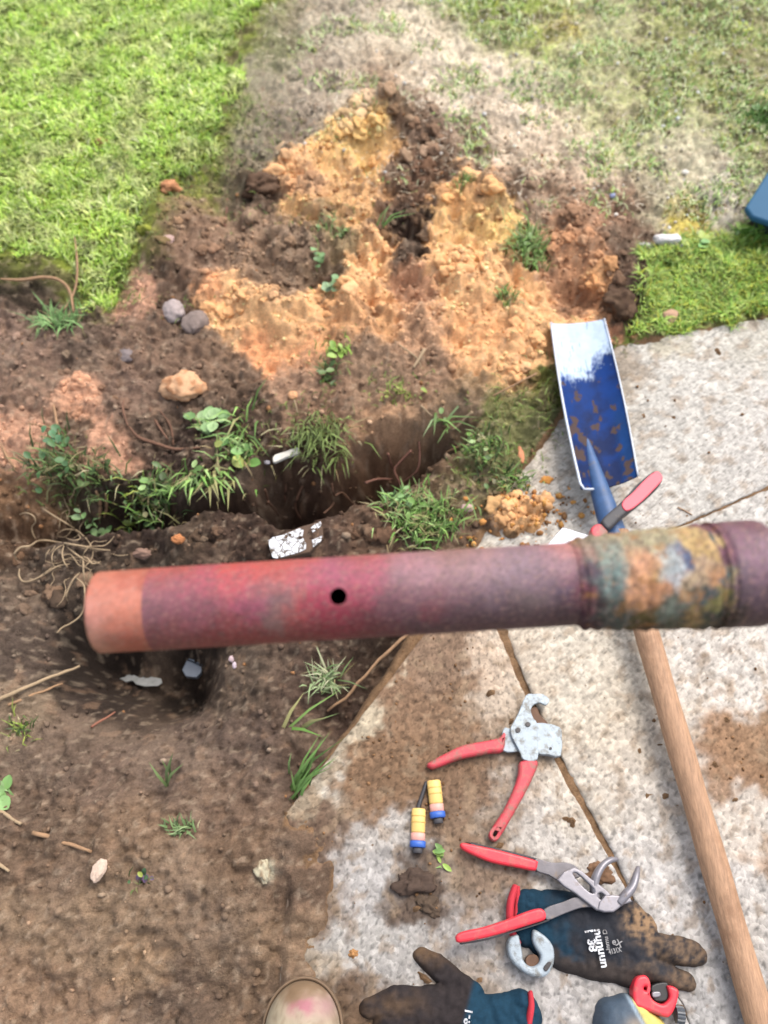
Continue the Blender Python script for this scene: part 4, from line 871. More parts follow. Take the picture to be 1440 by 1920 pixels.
# ---------------------------------------------------------------- two small capsules
def capsule(px, py, ang, label, thing=None):
    c = P(px, py, .006)
    if thing is None:
        t = empty('capsule', c, label, 'capsule', 'small yellow and blue capsules on the slab')
        s = scale(1530); L = 70/s; Wd = 26/s; r = Wd/2
        def seg_(name, y0, y1, rr, m, sg=20, flat=.62):
            ys = [y0, y0+(y1-y0)*.06, y0+(y1-y0)*.94, y1]; rd = [rr*.88, rr, rr, rr*.88]
            return tube(name, [c+Vector((0, y, -.006+.62*r+.001)) for y in ys], rd, m, t, seg=sg, flat=flat)
        seg_('yellow_shell', -.006, L*.5, r, mat('yellow_shell', (244, 204, 120), rough=.5, var=.08, vscale=120, bump=.1))
        seg_('pink_band', -L*.30, -.006, r*1.02, mat('pink_band', (232, 170, 156), rough=.5, var=.1, vscale=150))
        seg_('blue_end', -L*.46, -L*.30, r*1.12, mat('blue_end', (56, 104, 196), rough=.45, var=.1))
        seg_('ridge', .008, .010, r*1.06, mat('ridge', (226, 180, 96), rough=.5))
        seg_('ridge', .017, .019, r*1.06, mat('ridge', (226, 180, 96), rough=.5))
        seg_('plug', -L*.60, -L*.46, r*.7, m_black)
        return t
    t2 = thing.copy(); S.collection.objects.link(t2); t2['label'] = label; t2.location = c
    for ch in thing.children:
        q = ch.copy(); S.collection.objects.link(q); q.parent = t2
    t2.rotation_euler.z = ang
    return t2
cp = capsule(817, 1500, 0, 'yellow capsule with blue end, the upper right of the two on the slab')
cp.rotation_euler.z = math.radians(5)
capsule(784, 1554, math.radians(-3), 'yellow capsule with blue end, the lower left of the two on the slab', cp)
w = tube('wire', [P(*q, .004) for q in ((800,1466),(792,1490),(784,1516),(786,1526))], [.003,.003,.0035,.003], m_black, seg=8, smooth_path=3)
tag(w, 'short black wire between the two yellow capsules', 'wire')

# ================================================================ the trenching shovel
t = empty('shovel', P(1130, 850, .03), 'narrow shovel with blue blade worn silver at the tip and long wooden handle', 'shovel')
nu_, nv_ = 25, 60
TLc, TRc, BLc, BRc = (1033,606), (1133,598), (1090,917), (1196,893)
zs = lambda v: .038+.022*(1-v)        # v=1 tip, v=0 socket end
V = []; cols = []
def bladept(u, v):
    lx = BLc[0]+(TLc[0]-BLc[0])*v + 5*math.sin(math.pi*v)*-1; ly = BLc[1]+(TLc[1]-BLc[1])*v
    rx = BRc[0]+(TRc[0]-BRc[0])*v + 4*math.sin(math.pi*v); ry = BRc[1]+(TRc[1]-BRc[1])*v
    z = zs(v); a = P(lx, ly, z+.012); b = P(rx, ry, z+.012)
    k = (2*u-1); p = a.lerp(b, u); p.z -= .016*(1-abs(k)**2.2)*(1 if v < .9 else 1-.2*(v-.9)/.1)
    if v > .97: p.y += .006*(1-k*k)*(v-.97)/.03
    return p
for j in range(nv_+1):
    for i in range(nu_+1):
        p = bladept(i/nu_, j/nv_); V.append(tuple(p))
V = np.array(V); UU = np.tile(np.linspace(0, 1, nu_+1), nv_+1); VV_ = np.repeat(np.linspace(0, 1, nv_+1), nu_+1)
def blade_cols(u, v):
    n = fbm(u*1.0+v*.2, v*3.2, 3, 4, 500); n2 = fbm(u*.8+.3*v, v*2.0, 6, 4, 501); n3 = fbm(u*1.6, v*2.4, 12, 3, 504)
    c = mixc(np.tile(alb((20, 56, 120)), (len(u), 1)), np.tile(alb((26, 42, 84)), (len(u), 1)), .5+.9*n+.5*sst(.55, .0, v)-.3*sst(.2, .6, v))
    c = mixc(c, np.tile(alb((26, 70, 124)), (len(u), 1)), sst(.72, .9, u)*sst(.65, .3, v)*.6)
    wear = sst(.67, .76, v-.10*(u-.45)+.05*n+.035*n3-.10*sst(.6, .95, u)*1+.02)
    c = mixc(c, np.tile(alb((196, 214, 236)), (len(u), 1))*(1+.10*n2[:, None]), wear)
    scr = sst(.50, .6, fbm(u*7, v*3, 3, 3, 505))*(v > .72)*.6
    c = mixc(c, np.tile(alb((120, 140, 164)), (len(u), 1)), scr)
    d = sst(.12, .30, n2-.27+.55*np.exp(-((u-.30)/.34)**2-((v-.30)/.07)**2)+.38*np.exp(-((v-.03)/.07)**2)+.25*np.exp(-((u-.1)/.12)**2-((v-.2)/.2)**2)-.8*sst(.62, .8, v)-.07*sst(.35, .5, v))
    c = mixc(c, np.tile(alb((86, 68, 56)), (len(u), 1)), d*.9)
    return c
# finer grid for colour
nu_, nv_ = 60, 190
V = np.array([tuple(bladept(i/nu_, j/nv_)) for j in range(nv_+1) for i in range(nu_+1)])
UU = np.tile(np.linspace(0, 1, nu_+1), nv_+1); VV_ = np.repeat(np.linspace(0, 1, nv_+1), nu_+1)
bc_ = blade_cols(UU, VV_); n0 = len(V)
V2 = V-np.array((0, 0, .0025)); W1 = nu_+1
id_ = np.arange(n0).reshape(nv_+1, W1); f = np.stack([id_[:-1, :-1], id_[:-1, 1:], id_[1:, 1:], id_[1:, :-1]], -1).reshape(-1, 4)
ring = np.concatenate([id_[0, :], id_[1:, -1], id_[-1, -2::-1], id_[-2:0:-1, 0]]); r2 = np.roll(ring, -1)
f = np.concatenate([f, f[:, ::-1]+n0, np.stack([ring, ring+n0, r2+n0, r2], -1)])
mblade = mat('painted_blade', attr=True, rough=.6, metal=.0, var=.10, vscale=60, bump=.12, bscale=120, spec=.08)
bl = meshobj('blade', np.concatenate([V, V2]), f, mblade, t, cols=np.concatenate([bc_, bc_]))
rim = [bladept(0, v) for v in np.linspace(1, .03, 26)] + [bladept(u, .0) for u in (.05, .12, .22, .32, .42)]
tube('rim', [p+Vector((0, 0, .001)) for p in rim], [.0026]*len(rim), m_fiber, bl, seg=8)
rim = [bladept(1, v) for v in np.linspace(1, .0, 26)]
tube('rim', [p+Vector((0, 0, .001)) for p in rim], [.0017]*len(rim), m_fiber, bl, seg=8)
mblue = mat('blue_socket_paint', (56, 92, 140), rough=.5, var=.25, vscale=50, bump=.15, alpha_dirt=(110, 96, 84), dirt_scale=40, dirt_amt=.36)
tube('socket', [P(1098,815,.046), P(1106,850,.048), P(1118,895,.052), P(1130,935,.054), P(1146,985,.055), P(1163,1040,.054)], [.003,.009,.015,.019,.0215,.0225], mblue, t, seg=24, flat=.9, smooth_path=3)
mwood = mat('worn_ash_wood', (184, 144, 112), rough=.7, var=.42, vscale=34, bump=.45, bscale=60, bdist=.002, detail=6, stretch=((9, 1.0, 9), (0, 0, math.radians(-16))), alpha_dirt=(150, 110, 80), dirt_scale=10, dirt_amt=.42)
h0, h1 = P(1158,1000,.055), P(1470,2070,.021)
hp = [h0.lerp(h1, k/24) for k in range(25)]
tube('handle', hp, [.0196+.0006*math.sin(k*1.3) for k in range(25)], mwood, t, seg=28)

# ---------------------------------------------------------------- folding tool with red and black grip beside the blade
t = empty('scraper', P(1150, 960, .02), 'black and red gripped scraper with pale flat blade, half hidden behind the pipe', 'scraper')
c6 = lambda p: z1(p, 1000, 580, 4.364)
g = plate('grip', c6([(560,1735),(585,1690),(640,1640),(720,1570),(810,1470),(880,1400),(960,1335),(1010,1320),(1050,1350),(1058,1395),(1010,1460),(900,1560),(800,1640),(720,1700),(640,1780),(600,1790)]), .078, .020, m_black, t, bevel=.005)
plate('red_inlay', c6([(725,1600),(745,1555),(810,1500),(890,1415),(960,1350),(1012,1322),(1050,1350),(1055,1395),(990,1470),(900,1560),(810,1630),(755,1645)]), .096, .004, mat('inlay_rubber', (226, 66, 88), rough=.45, var=.1), g, bevel=.0015)
plate('red_collar', c6([(470,1800),(500,1760),(550,1750),(600,1790),(610,1830),(570,1880),(490,1870)]), .074, .020, m_redgrip, t, bevel=.004)
plate('scraper_blade', c6([(240,1785),(405,1835),(560,1880),(430,2040),(90,1960)]), .080, .002, mat('plate_metal', (206, 210, 224), rough=.4, metal=.2, var=.12, vscale=60, alpha_dirt=(150, 140, 130), dirt_amt=.36), t, smooth=1, bevel=.0006)

# ================================================================ blue bin at the right edge
t = empty('tub', P(1500, 470, 0), 'smooth teal blue plastic tub in the grass at the right edge', 'tub')
def boxpoly(name, pts, z0, z1_, m, parent, bev=.006):
    bm = bmesh.new(); lo = [bm.verts.new(P(a, b, z0)-origin_of(parent)) for a, b in pts]; 
    hi = [bm.verts.new(Vector((v.co.x, v.co.y, z1_-origin_of(parent).z))) for v in lo]
    bm.faces.new(hi); bm.faces.new(lo[::-1])
    n = len(pts)
    for i in range(n): bm.faces.new((lo[i], lo[(i+1) % n], hi[(i+1) % n], hi[i]))
    bmesh.ops.recalc_face_normals(bm, faces=bm.faces)
    bmesh.ops.bevel(bm, geom=list(bm.edges), offset=bev, segments=3, affect='EDGES', profile=.6)
    me = bpy.data.meshes.new(name); bm.to_mesh(me); bm.free(); me.materials.append(m)
    for p in me.polygons: p.use_smooth = True
    o = bpy.data.objects.new(name, me); S.collection.objects.link(o); o.parent = parent
    return o
mteal = mat('teal_plastic', (48, 98, 132), rough=.6, var=.05, vscale=8, bump=.05, spec=.2)
mteald = mat('dark_teal_plastic', (28, 46, 58), rough=.5, var=.1)
boxpoly('tub_body', [(1424,440),(1406,416),(1468,318),(1700,330),(1700,560),(1480,560)], .0, .07, mteald, t)
boxpoly('tub_lid', [(1406,416),(1393,398),(1458,296),(1700,286),(1700,440),(1480,440)], .072, .088, mteal, t)
dc = P(1452, 520, .03); 
d = dome('yellow_knob', dc.x, dc.y, .02, .012, .012, .012, mat('yellow_plastic', (236, 190, 30), rough=.4), t)

# ================================================================ stones, flakes and scraps
mstone = mat('stone', attr=True, rough=.85, var=.18, vscale=90, bump=.5, bscale=160, bdist=.002, spec=.2)
def stone(name, px, py, rx, ry, hz_, col, label, cat, ang=0, group=None, pwr=1.0, irr=.16, flat=False, seed=0, sink=.35, dirt=None):
    c = onground(px, py); s = F/((CAMH-c.z)/(CT-(960-py)/F*ST_))
    R = random.Random(seed+int(px*7+py)); off = Vector((R.random()*50, R.random()*50, R.random()*50))
    Rx, Ry = rx/s, ry/s*1.0; V = []; cc = []
    base = alb(col)
    for v in IV3:
        d = Vector(v); k = 1+irr*1.3*mnoise.noise(d*1.3+off)+irr*.8*mnoise.noise(d*3+off)+irr*.45*mnoise.noise(d*7+off)+(irr > .22)*.08*mnoise.noise(d*15+off)
        if flat: d = Vector((math.copysign(abs(d.x)**.6, d.x), math.copysign(abs(d.y)**.6, d.y), math.copysign(abs(d.z)**.5, d.z)))
        x_, y_, z_ = d.x*Rx*k, d.y*Ry*k, d.z*hz_*k
        V.append((c.x+x_*math.cos(ang)-y_*math.sin(ang), c.y+x_*math.sin(ang)+y_*math.cos(ang), c.z+hz_*(1-sink*1.2)+z_))
        q = base*(1+.12*mnoise.noise(d*2+off))
        if dirt is not None:
            tt = min(max(mnoise.noise(d*2.5+off)*2.2+.15, 0), 1); q = q*(1-tt)+alb(dirt)*tt
        q = q*(1+.25*mnoise.noise(d*8+off)); cc.append(q)
    o = meshobj(name, V, IF3, mstone, None, loc=tuple(c), cols=np.clip(np.array(cc), .01, .8))
    return tag(o, label, cat, group)
stone('stone', 328, 592, 20, 26, .020, (176, 162, 158), 'pale grey rounded stone, the left of the two lying together in the earth', 'stone', .35)
stone('stone', 369, 612, 24, 26, .018, (142, 126, 118), 'darker grey rounded stone, the right of the two lying together in the earth', 'stone', -.2)
stone('stone', 345, 733, 37, 31, .022, (222, 176, 136), 'big rough orange stone alone on the dark earth', 'stone', .1, irr=.25, dirt=(190, 136, 96))
stone('stone', 238, 668, 14, 18, .008, (136, 124, 122), 'small flat grey stone below and left of the two grey stones', 'stone', .5)
stone('stone', 1253, 598, 17, 13, .013, (206, 166, 138), 'smooth peach coloured pebble in the grass above the concrete', 'pebble', .6)
stone('pebble', 1250, 453, 24, 10, .010, (236, 232, 228), 'long white stone in the grass near the yellow moss', 'stone', -.05, flat=True)
stone('pebble', 1208, 463, 14, 6, .006, (196, 190, 196), 'thin pale stone just left of the long white one', 'stone', 0)
stone('pebble', 550, 745, 10, 9, .008, (226, 170, 126), 'small round peach pebble on the earth above the trench', 'pebble')
stone('pebble', 930, 306, 9, 7, .006, (226, 208, 190), 'small white pebble on the dark earth behind the clay heap', 'pebble')
stone('pebble', 1284, 325, 6, 6, .005, (236, 230, 220), 'tiny white pebble on the pale ground left of the blue tub', 'pebble')
stone('pebble', 315, 452, 12, 12, .006, (190, 160, 150), 'pinkish chip in the dark earth at the lawn\'s edge', 'pebble')
stone('pebble', 1150, 369, 7, 6, .005, (170, 178, 214), 'tiny pale blue chip at the right end of the dug earth', 'chip')
stone('pebble', 187, 1632, 13, 20, .006, (216, 190, 170), 'long pale pink pebble on the brown earth at lower left', 'pebble', -.3)
stone('pebble', 876, 955, 12, 8, .007, (198, 168, 158), 'pinkish pebble among the weeds left of the scraper blade', 'pebble', -.1)
stone('pebble', 925, 950, 10, 12, .006, (120, 108, 112), 'dull grey pebble to the right of the pinkish one', 'pebble')
stone('pebble', 976, 855, 6, 18, .005, (222, 150, 112), 'thin orange flake standing out on the green bank beside the shovel', 'flake', .08)
stone('clod', 1022, 904, 12, 8, .006, (214, 150, 78), 'bright orange crumb of clay on the bare concrete corner beside the shovel', 'clod', .5, irr=.4)
stone('pebble', 808, 1286, 6, 7, .004, (228, 190, 160), 'tiny pale pebble on the muddy slab, the upper of two', 'pebble')
stone('pebble', 809, 1300, 5, 5, .003, (222, 180, 150), 'tiny pale pebble on the muddy slab, the lower of two', 'pebble')
stone('pebble', 890, 1280, 6, 6, .003, (226, 196, 140), 'tiny yellowish pebble on the slab left of the joint', 'pebble')
stone('pebble', 668, 1431, 6, 7, .004, (206, 146, 118), 'tiny orange pebble on the muddy edge of the slab', 'pebble')
stone('pebble', 435, 1236, 6, 6, .004, (216, 190, 192), 'tiny pinkish white chip just below the pipe, upper of two', 'chip')
stone('pebble', 440, 1248, 4, 7, .004, (214, 196, 206), 'tiny pinkish white chip just below the pipe, lower of two', 'chip')
stone('clod', 320, 355, 18, 14, .014, (206, 146, 104), 'crumbly orange clod on the lower edge of the lawn', 'clod', 0, irr=.45)
stone('clod', 190, 268, 12, 7, .008, (206, 158, 110), 'small orange clod lying on the lawn', 'clod', 0, irr=.4)
stone('clod', 262, 280, 13, 8, .010, (78, 62, 56), 'small dark clod lying on the lawn', 'clod', 0, irr=.4)
stone('clod', 490, 355, 32, 24, .022, (106, 82, 64), 'large dark brown clod left of the orange clay', 'clod', .3, irr=.42, dirt=(84,62,46))
stone('clod', 1160, 575, 28, 34, .022, (100, 78, 60), 'large dark clod at the right end of the clay heap', 'clod', .2, irr=.45, dirt=(76,56,42))
stone('clod', 1140, 500, 16, 20, .014, (196, 146, 100), 'upright orange clod at the right of the clay heap', 'clod', .2, irr=.4)
stone('clod', 335, 1013, 12, 8, .008, (196, 130, 84), 'small orange crumb on the dark ridge below the trench', 'clod', 0, irr=.3)
stone('clod', 268, 1040, 16, 10, .010, (150, 120, 104), 'small pinkish brown clod near the left end of the pipe', 'clod', 0, irr=.3)
stone('clod', 662, 1787, 9, 8, .007, (182, 134, 86), 'small orange clod on the dirty slab above the second glove', 'clod', 0, irr=.3)
stone('clod', 1122, 1640, 26, 18, .010, (136, 104, 80), 'flat brown clod behind the jaws of the pliers', 'clod', .2, irr=.35)
stone('pebble', 493, 1628, 15, 22, .006, (196, 186, 158), 'pale patch of concrete showing through the brown earth', 'concrete chip', .3, irr=.35, dirt=(150, 130, 104))
stone('clod', 775, 1655, 34, 24, .012, (86, 70, 60), 'dark wet clod of earth on the slab under the capsules', 'clod', .2, irr=.5)
stone('clod', 800, 1700, 24, 16, .008, (96, 80, 66), 'smaller dark clod beneath the dark wet one', 'clod', -.3, irr=.5)

def crack_mat():
    m, t, b = newmat('cracked_paint'); N = t.nodes; L = t.links; tc = N.new('ShaderNodeTexCoord')
    nz = N.new('ShaderNodeTexNoise'); nz.inputs['Scale'].default_value = 60; L.new(tc.outputs['Object'], nz.inputs['Vector'])
    ad = N.new('ShaderNodeVectorMath'); ad.operation = 'MULTIPLY_ADD'; ad.inputs[1].default_value = (.014, .014, .014)
    L.new(nz.outputs['Color'], ad.inputs[0]); L.new(tc.outputs['Object'], ad.inputs[2])
    v = N.new('ShaderNodeTexVoronoi'); v.feature = 'DISTANCE_TO_EDGE'; v.inputs['Scale'].default_value = 62; L.new(ad.outputs[0], v.inputs['Vector'])
    r = N.new('ShaderNodeMapRange'); r.inputs[1].default_value = .012; r.inputs[2].default_value = .06; L.new(v.outputs['Distance'], r.inputs[0])
    n2 = N.new('ShaderNodeTexNoise'); n2.inputs['Scale'].default_value = 90; n2.inputs['Detail'].default_value = 6; L.new(tc.outputs['Object'], n2.inputs['Vector'])
    r2 = N.new('ShaderNodeMapRange'); r2.inputs[1].default_value = .36; r2.inputs[2].default_value = .46; L.new(n2.outputs['Fac'], r2.inputs[0])
    mu = N.new('ShaderNodeMath'); mu.operation = 'MULTIPLY'; L.new(r.outputs[0], mu.inputs[0]); L.new(r2.outputs[0], mu.inputs[1])
    mx = N.new('ShaderNodeMix'); mx.data_type = 'RGBA'; L.new(mu.outputs[0], mx.inputs[0]); mx.inputs[6].default_value = A4((84, 68, 54)); mx.inputs[7].default_value = A4((228, 230, 234))
    L.new(mx.outputs[2], b.inputs['Base Color']); b.inputs['Roughness'].default_value = .7
    return m
mcrack = crack_mat()
# cracked white painted block
mwhite = mat('cracked_white_paint', (226, 228, 230), rough=.6, var=.08, bump=.3, alpha_dirt=(72, 60, 50), dirt_scale=46, dirt_amt=.42)
def lump(name, pts, z, th, m, label, cat, smooth=1, bev=.0015):
    c = onground(*pts[0]); o = plate(name, pts, max(z, c.z-.004) if z is not None else c.z-.002, th, m, None, bevel=bev, smooth=smooth)
    return tag(o, label, cat) if label else o
bz = onground(545, 1015).z
bk = empty('painted_block', P(545, 1018, bz), 'block with cracked white paint half buried above the pipe', 'block')
plate('block_core', [(502,1012),(560,988),(603,975),(607,1008),(580,1035),(514,1050)], bz-.01, .016, mat('block_core', (96, 74, 58), rough=.9, var=.2, bump=.4), bk, smooth=1, bevel=.003)
for q in ([(503,1013),(512,1007),(530,1003),(548,996),(562,990),(569,994),(567,1006),(574,1020),(573,1029),(560,1036),(540,1041),(519,1047),(511,1045),(506,1030)], [(583,989),(592,982),(601,977),(603,984),(594,993),(586,998)], [(585,1012),(596,1008),(604,1003),(602,1014),(592,1022),(587,1026)]):
    plate('paint_flake', q, bz+.0062, .0016, mcrack, bk, smooth=1, bevel=.0004)
z_ = onground(533, 853).z
o = plate('white_stick', [(511,862),(515,852),(535,846),(556,838),(562,843),(558,850),(538,856),(516,866)], z_+.005, .008, mat('white_flake', (228, 222, 208), rough=.7, var=.08), None, smooth=2, bevel=.002); tag(o, 'short white painted sliver on the far lip of the trench', 'sliver')
o = stone('pebble', 501, 867, 6, 6, .004, (206, 200, 206), 'tiny white chip left of the white sliver', 'chip')
z_ = onground(255, 1272).z
o = plate('metal_strip', [(208,1262),(214,1254),(240,1259),(275,1267),(302,1272),(304,1280),(296,1286),(270,1287),(255,1283),(248,1276),(236,1279),(226,1273),(216,1272)], z_+.002, .004, mat('dull_metal', (160, 160, 156), rough=.5, metal=.3, var=.3, vscale=70, bump=.4), None, smooth=1, bevel=.001)
tag(o, 'bent grey strip of old metal in the hollow under the pipe end', 'metal strip')
z_ = onground(365, 1250).z
t = empty('grey_plug', P(365, 1250, z_), 'small grey blue plastic plug in the hollow below the pipe', 'plug')
plate('plug_base', [(341,1256),(350,1237),(380,1250),(376,1262),(368,1270),(348,1268)], z_, .014, mat('grey_plug', (128, 136, 148), rough=.5, var=.1), t, smooth=1, bevel=.002)
plate('plug_top', [(352,1236),(360,1217),(368,1216),(388,1238),(384,1250)], z_, .020, mat('grey_plug_dark', (98, 108, 120), rough=.5, var=.1), t, smooth=1, bevel=.002)

# ================================================================ roots, sticks and straws
mroot = mat('pale_dry_root', (172, 148, 116), rough=.85, var=.22, vscale=70, bump=.5, bscale=200)
mtwig = mat('brown_twig', (168, 132, 98), rough=.85, var=.25, vscale=80, bump=.5, bscale=200)
mdroot = mat('dark_root', (118, 84, 64), rough=.9, var=.25, vscale=80, bump=.5)
def gpath(pts, lift, rad):
    out = []
    for i, p in enumerate(pts):
        l = lift if not hasattr(lift, '__len__') else lift[i]
        z = max(onground(p[0], p[1]).z, -.10)
        if inslab(np.array(float(p[0])), np.array(float(p[1]))): z = max(z, 0)
        out.append((P(p[0], p[1], z+l), z))
    return [o[0] for o in out]
def straight(p0, p1, l0, l1, n=9, wig=.0015):
    a, b = gpath([p0], l0, 0)[0], gpath([p1], l1, 0)[0]; o = []
    for i in range(n):
        q = a.lerp(b, i/(n-1)); q = q+Vector((mnoise.noise(q*40)*wig*2, mnoise.noise(q*40+Vector((9, 3, 1)))*wig*2, 0)); o.append(q)
    return o
def stick(name, p0, p1, r, m, label, cat, l0=.006, l1=.006, wig=.0015):
    pts = straight(p0, p1, l0, l1, 12, wig); n = len(pts)
    o = tube(name, pts, [r*(1-.35*i/n)*(1+.12*random.uniform(-1, 1)) for i in range(n)], m, None, seg=8)
    return tag(o, label, cat)
stick('twig', (-8,1314), (150,1247), .0036, mroot, 'pale straight twig reaching in from the left edge toward the pipe end', 'twig', .015, .05)
stick('twig', (14,1322), (118,1282), .0026, mtwig, 'thinner brown twig just below the pale one at the left edge', 'twig', .008, .02)
stick('twig', (-8,1518), (40,1545), .0032, mroot, 'short pale twig at the left edge, above the long brown twig', 'twig')
stick('twig', (62,1560), (172,1596), .0034, mtwig, 'long brown twig lying on the earth at lower left', 'twig')
stick('twig', (-6,1618), (18,1634), .0028, mroot, 'stub of pale twig at the left edge of the picture', 'twig')
stick('twig', (762,1186), (618,1336), .0034, mtwig, 'long thin twig leaning along the dark edge of the concrete', 'twig', .05, .01, .003)
stick('twig', (172,1364), (215,1335), .0022, mat('red_twig', (156, 102, 80), rough=.8, var=.2), 'short reddish twig at the bottom of the hollow', 'twig')
stick('twig', (1006,700), (924,742), .0024, mtwig, 'thin straw coloured twig between the clay and the shovel, the upper one', 'twig', .012, .008)
stick('twig', (886,772), (848,808), .0032, mroot, 'thick pale twig hanging over the right end of the trench', 'twig', .01, .01)
stick('twig', (870,832), (836,850), .0026, mtwig, 'short brown twig below the thick pale twig', 'twig', .008, .01)
stick('twig', (788,760), (810,780), .0022, mroot, 'very short pale twig above the right end of the trench', 'twig')
stick('twig', (795,655), (776,690), .0036, mroot, 'stubby pale straw on the brown earth right of the clay', 'straw')
stick('twig', (552,750), (560,775), .0020, mroot, 'tiny pale straw below the round peach pebble', 'straw')
stick('twig', (1095,155), (1130,195), .001, mroot, 'fine straw on the pale ground at far right', 'straw')
stick('twig', (426,372), (422,425), .0016, mat('reddish_stem', (140, 84, 74), rough=.8), 'thin reddish stem upright by the dark clod', 'stem', .002, .01)
stick('twig', (1270,952), (1300,966), .0015, mtwig, 'brown straw lying in the joint right of the pipe', 'straw', .001, .001)
def curve(name, pts, r, m, lift=.008, label=None, cat=None, parent=None, seg=8, group=None):
    q = gpath(pts, lift, r); rr = [r*(.55 if i in (0, len(q)-1) else 1) for i in range(len(q))]
    o = tube(name, q, rr, m, parent, seg=seg, smooth_path=5)
    if label: tag(o, label, cat, group)
    return o
rt = empty('root_tangle', onground(130, 1030), 'tangle of pale dry roots at the left end of the pipe', 'roots')
c5 = lambda p: z1(p, 0, 930, 6.0)
for pts, r, l in (
 ([(480,140),(600,220),(750,310),(880,400),(980,490)], .0036, [.01,.02,.03,.03,.02]),
 ([(1240,610),(1100,600),(950,570),(780,540),(640,520),(520,500),(420,510),(340,560),(230,580),(165,650),(190,720)], .0042, [.01,.015,.02,.025,.03,.03,.03,.03,.025,.02,.01]),
 ([(400,480),(370,420),(360,350),(400,290),(370,220),(290,190),(220,210)], .0030, [.02,.02,.02,.02,.02,.015,.01]),
 ([(720,560),(700,640),(720,740),(760,800)], .0030, [.02,.02,.015,.01]),
 ([(760,580),(850,650),(930,720),(940,850),(950,960)], .0034, [.02,.02,.02,.02,.015]),
 ([(780,765),(650,790),(500,880),(360,950),(260,960),(215,900),(220,820)], .0034, [.01,.015,.02,.025,.02,.02,.01]),
 ([(900,860),(830,930),(780,1020),(745,1120),(760,1180)], .0032, [.01,.015,.015,.015,.01]),
 ([(860,920),(940,1000),(955,1100),(950,1240),(900,1350),(800,1430),(700,1480),(640,1540)], .0032, [.015,.02,.02,.02,.02,.02,.015,.01]),
 ([(640,430),(720,380),(820,380),(880,430),(900,480),(820,500),(740,470)], .0024, [.02,.025,.03,.03,.02,.02,.02]),
 ([(560,600),(520,660),(510,740)], .0028, [.02,.015,.01]),
 ([(620,560),(590,610),(560,640)], .0022, [.02,.02,.015]),
 ([(1130,740),(1040,760),(980,700),(920,690),(900,760)], .0036, [.008,.012,.015,.015,.01]),
 ([(950,960),(1010,1020),(1060,1020)], .002, [.015,.01,.01]),
 ([(1250,650),(1340,670),(1440,660)], .002, [.008,.01,.01])):
    curve('root', c5(pts), r*.48, mroot, l, parent=rt)
for _ in range(16):
    a_ = random.uniform(0, 6.28); x_, y_ = 125+random.gauss(0, 26), 1035+random.gauss(0, 34); q_ = [(x_, y_)]
    for k_ in range(5):
        a_ += random.gauss(0, .55); x_ += 13*math.cos(a_); y_ += 13*math.sin(a_); q_.append((max(x_, 2), y_))
    curve('rootlet', q_, random.uniform(.0007, .0013), mroot, [.006+.02*random.random() for _ in q_], parent=rt, seg=6)
# roots hanging in the trench
def hang(pts, r, m, label, zt, zb, parent=None):
    n = len(pts); q = [P(a, b, zt+(zb-zt)*i/(n-1)) for i, (a, b) in enumerate(pts)]
    o = tube('hanging_root', q, [r*(1-.4*i/(n-1)) for i in range(n)], m, parent, seg=7, smooth_path=4)
    if not parent: tag(o, label, 'root')
    return o
c7 = lambda p: z1(p, 280, 740, 3.6)
hr = empty('trench_roots', P(600, 880, -.05), 'thin brown roots hanging down the dark far wall of the trench', 'roots')
for pts, r in (([(780,640),(800,720),(760,790),(700,840)], .0026), ([(800,720),(850,780),(880,830)], .0022), ([(930,560),(915,680),(930,740),(960,760)], .0028), ([(1060,560),(1000,690),(985,760),(1010,820),(1040,850)], .0030), ([(1140,560),(1145,680),(1140,800)], .0028), ([(1230,600),(1250,680),(1300,660),(1360,720),(1400,760)], .0024), ([(720,590),(740,640),(750,700)], .0018), ([(1180,800),(1240,740),(1250,680)], .0018)):
    hang(c7(pts), r, mdroot, None, -.06, -.16, hr)
c8 = lambda p: z1(p, 680, 700, 3.6)
hr = empty('trench_roots', P(750, 880, -.05), 'reddish forked roots crossing the right end of the trench', 'roots')
for pts, r in (([(330,520),(270,580),(215,650),(240,720),(255,770)], .0034), ([(170,540),(190,610),(215,650)], .0026), ([(20,740),(100,715),(200,715)], .0030), ([(380,460),(385,560),(370,650),(320,700),(260,740)], .0024), ([(215,300),(200,370),(180,450)], .0026), ([(215,380),(290,400),(330,440),(340,500)], .0022)):
    hang(c8(pts), r, mat('red_root', (128, 86, 70), rough=.85, var=.2), None, -.04, -.10, hr)
c9 = lambda p: z1(p, 0, 600, 2.0)
for pts, r, lab in (([(485,400),(520,440),(590,465),(660,485),(750,478)], .0036, 'dark curved root lying on the earth below the big orange stone'),
    ([(560,330),(590,390),(630,450)], .0030, 'thin brown root rising from the dark curved root'), ([(600,340),(640,400),(650,470)], .0024, 'finer root beside the thin brown root'),
    ([(470,290),(460,330),(480,400)], .0026, 'short dark root left of the big orange stone'),
    ([(190,290),(205,340),(215,400),(230,460)], .0028, 'thin pale root upright on the earth at far left'), ([(100,390),(150,395),(200,410)], .0026, 'pale root crossing the upright one at far left'), ([(0,460),(30,520),(60,560)], .0026, 'pale root at the left edge above the trench'),
    ([(360,640),(375,690),(372,750)], .0040, 'thick pale root hanging into the left end of the trench'), ([(395,650),(400,700),(390,740)], .0034, 'orange brown root hanging beside the thick pale one')):
    curve('root', c9(pts), r, mdroot if 'dark' in lab or 'finer' in lab else mtwig, .006, lab, 'root')
curve('root', [(0,523),(40,525),(80,520),(110,525),(130,545),(138,585)], .0036, mtwig, .02, 'curved brown root crossing the torn dark turf at the left', 'root')
curve('root', [(140,445),(145,500),(140,545),(120,580)], .0026, mtwig, .02, 'thin root dropping from the torn edge of the lawn', 'root')
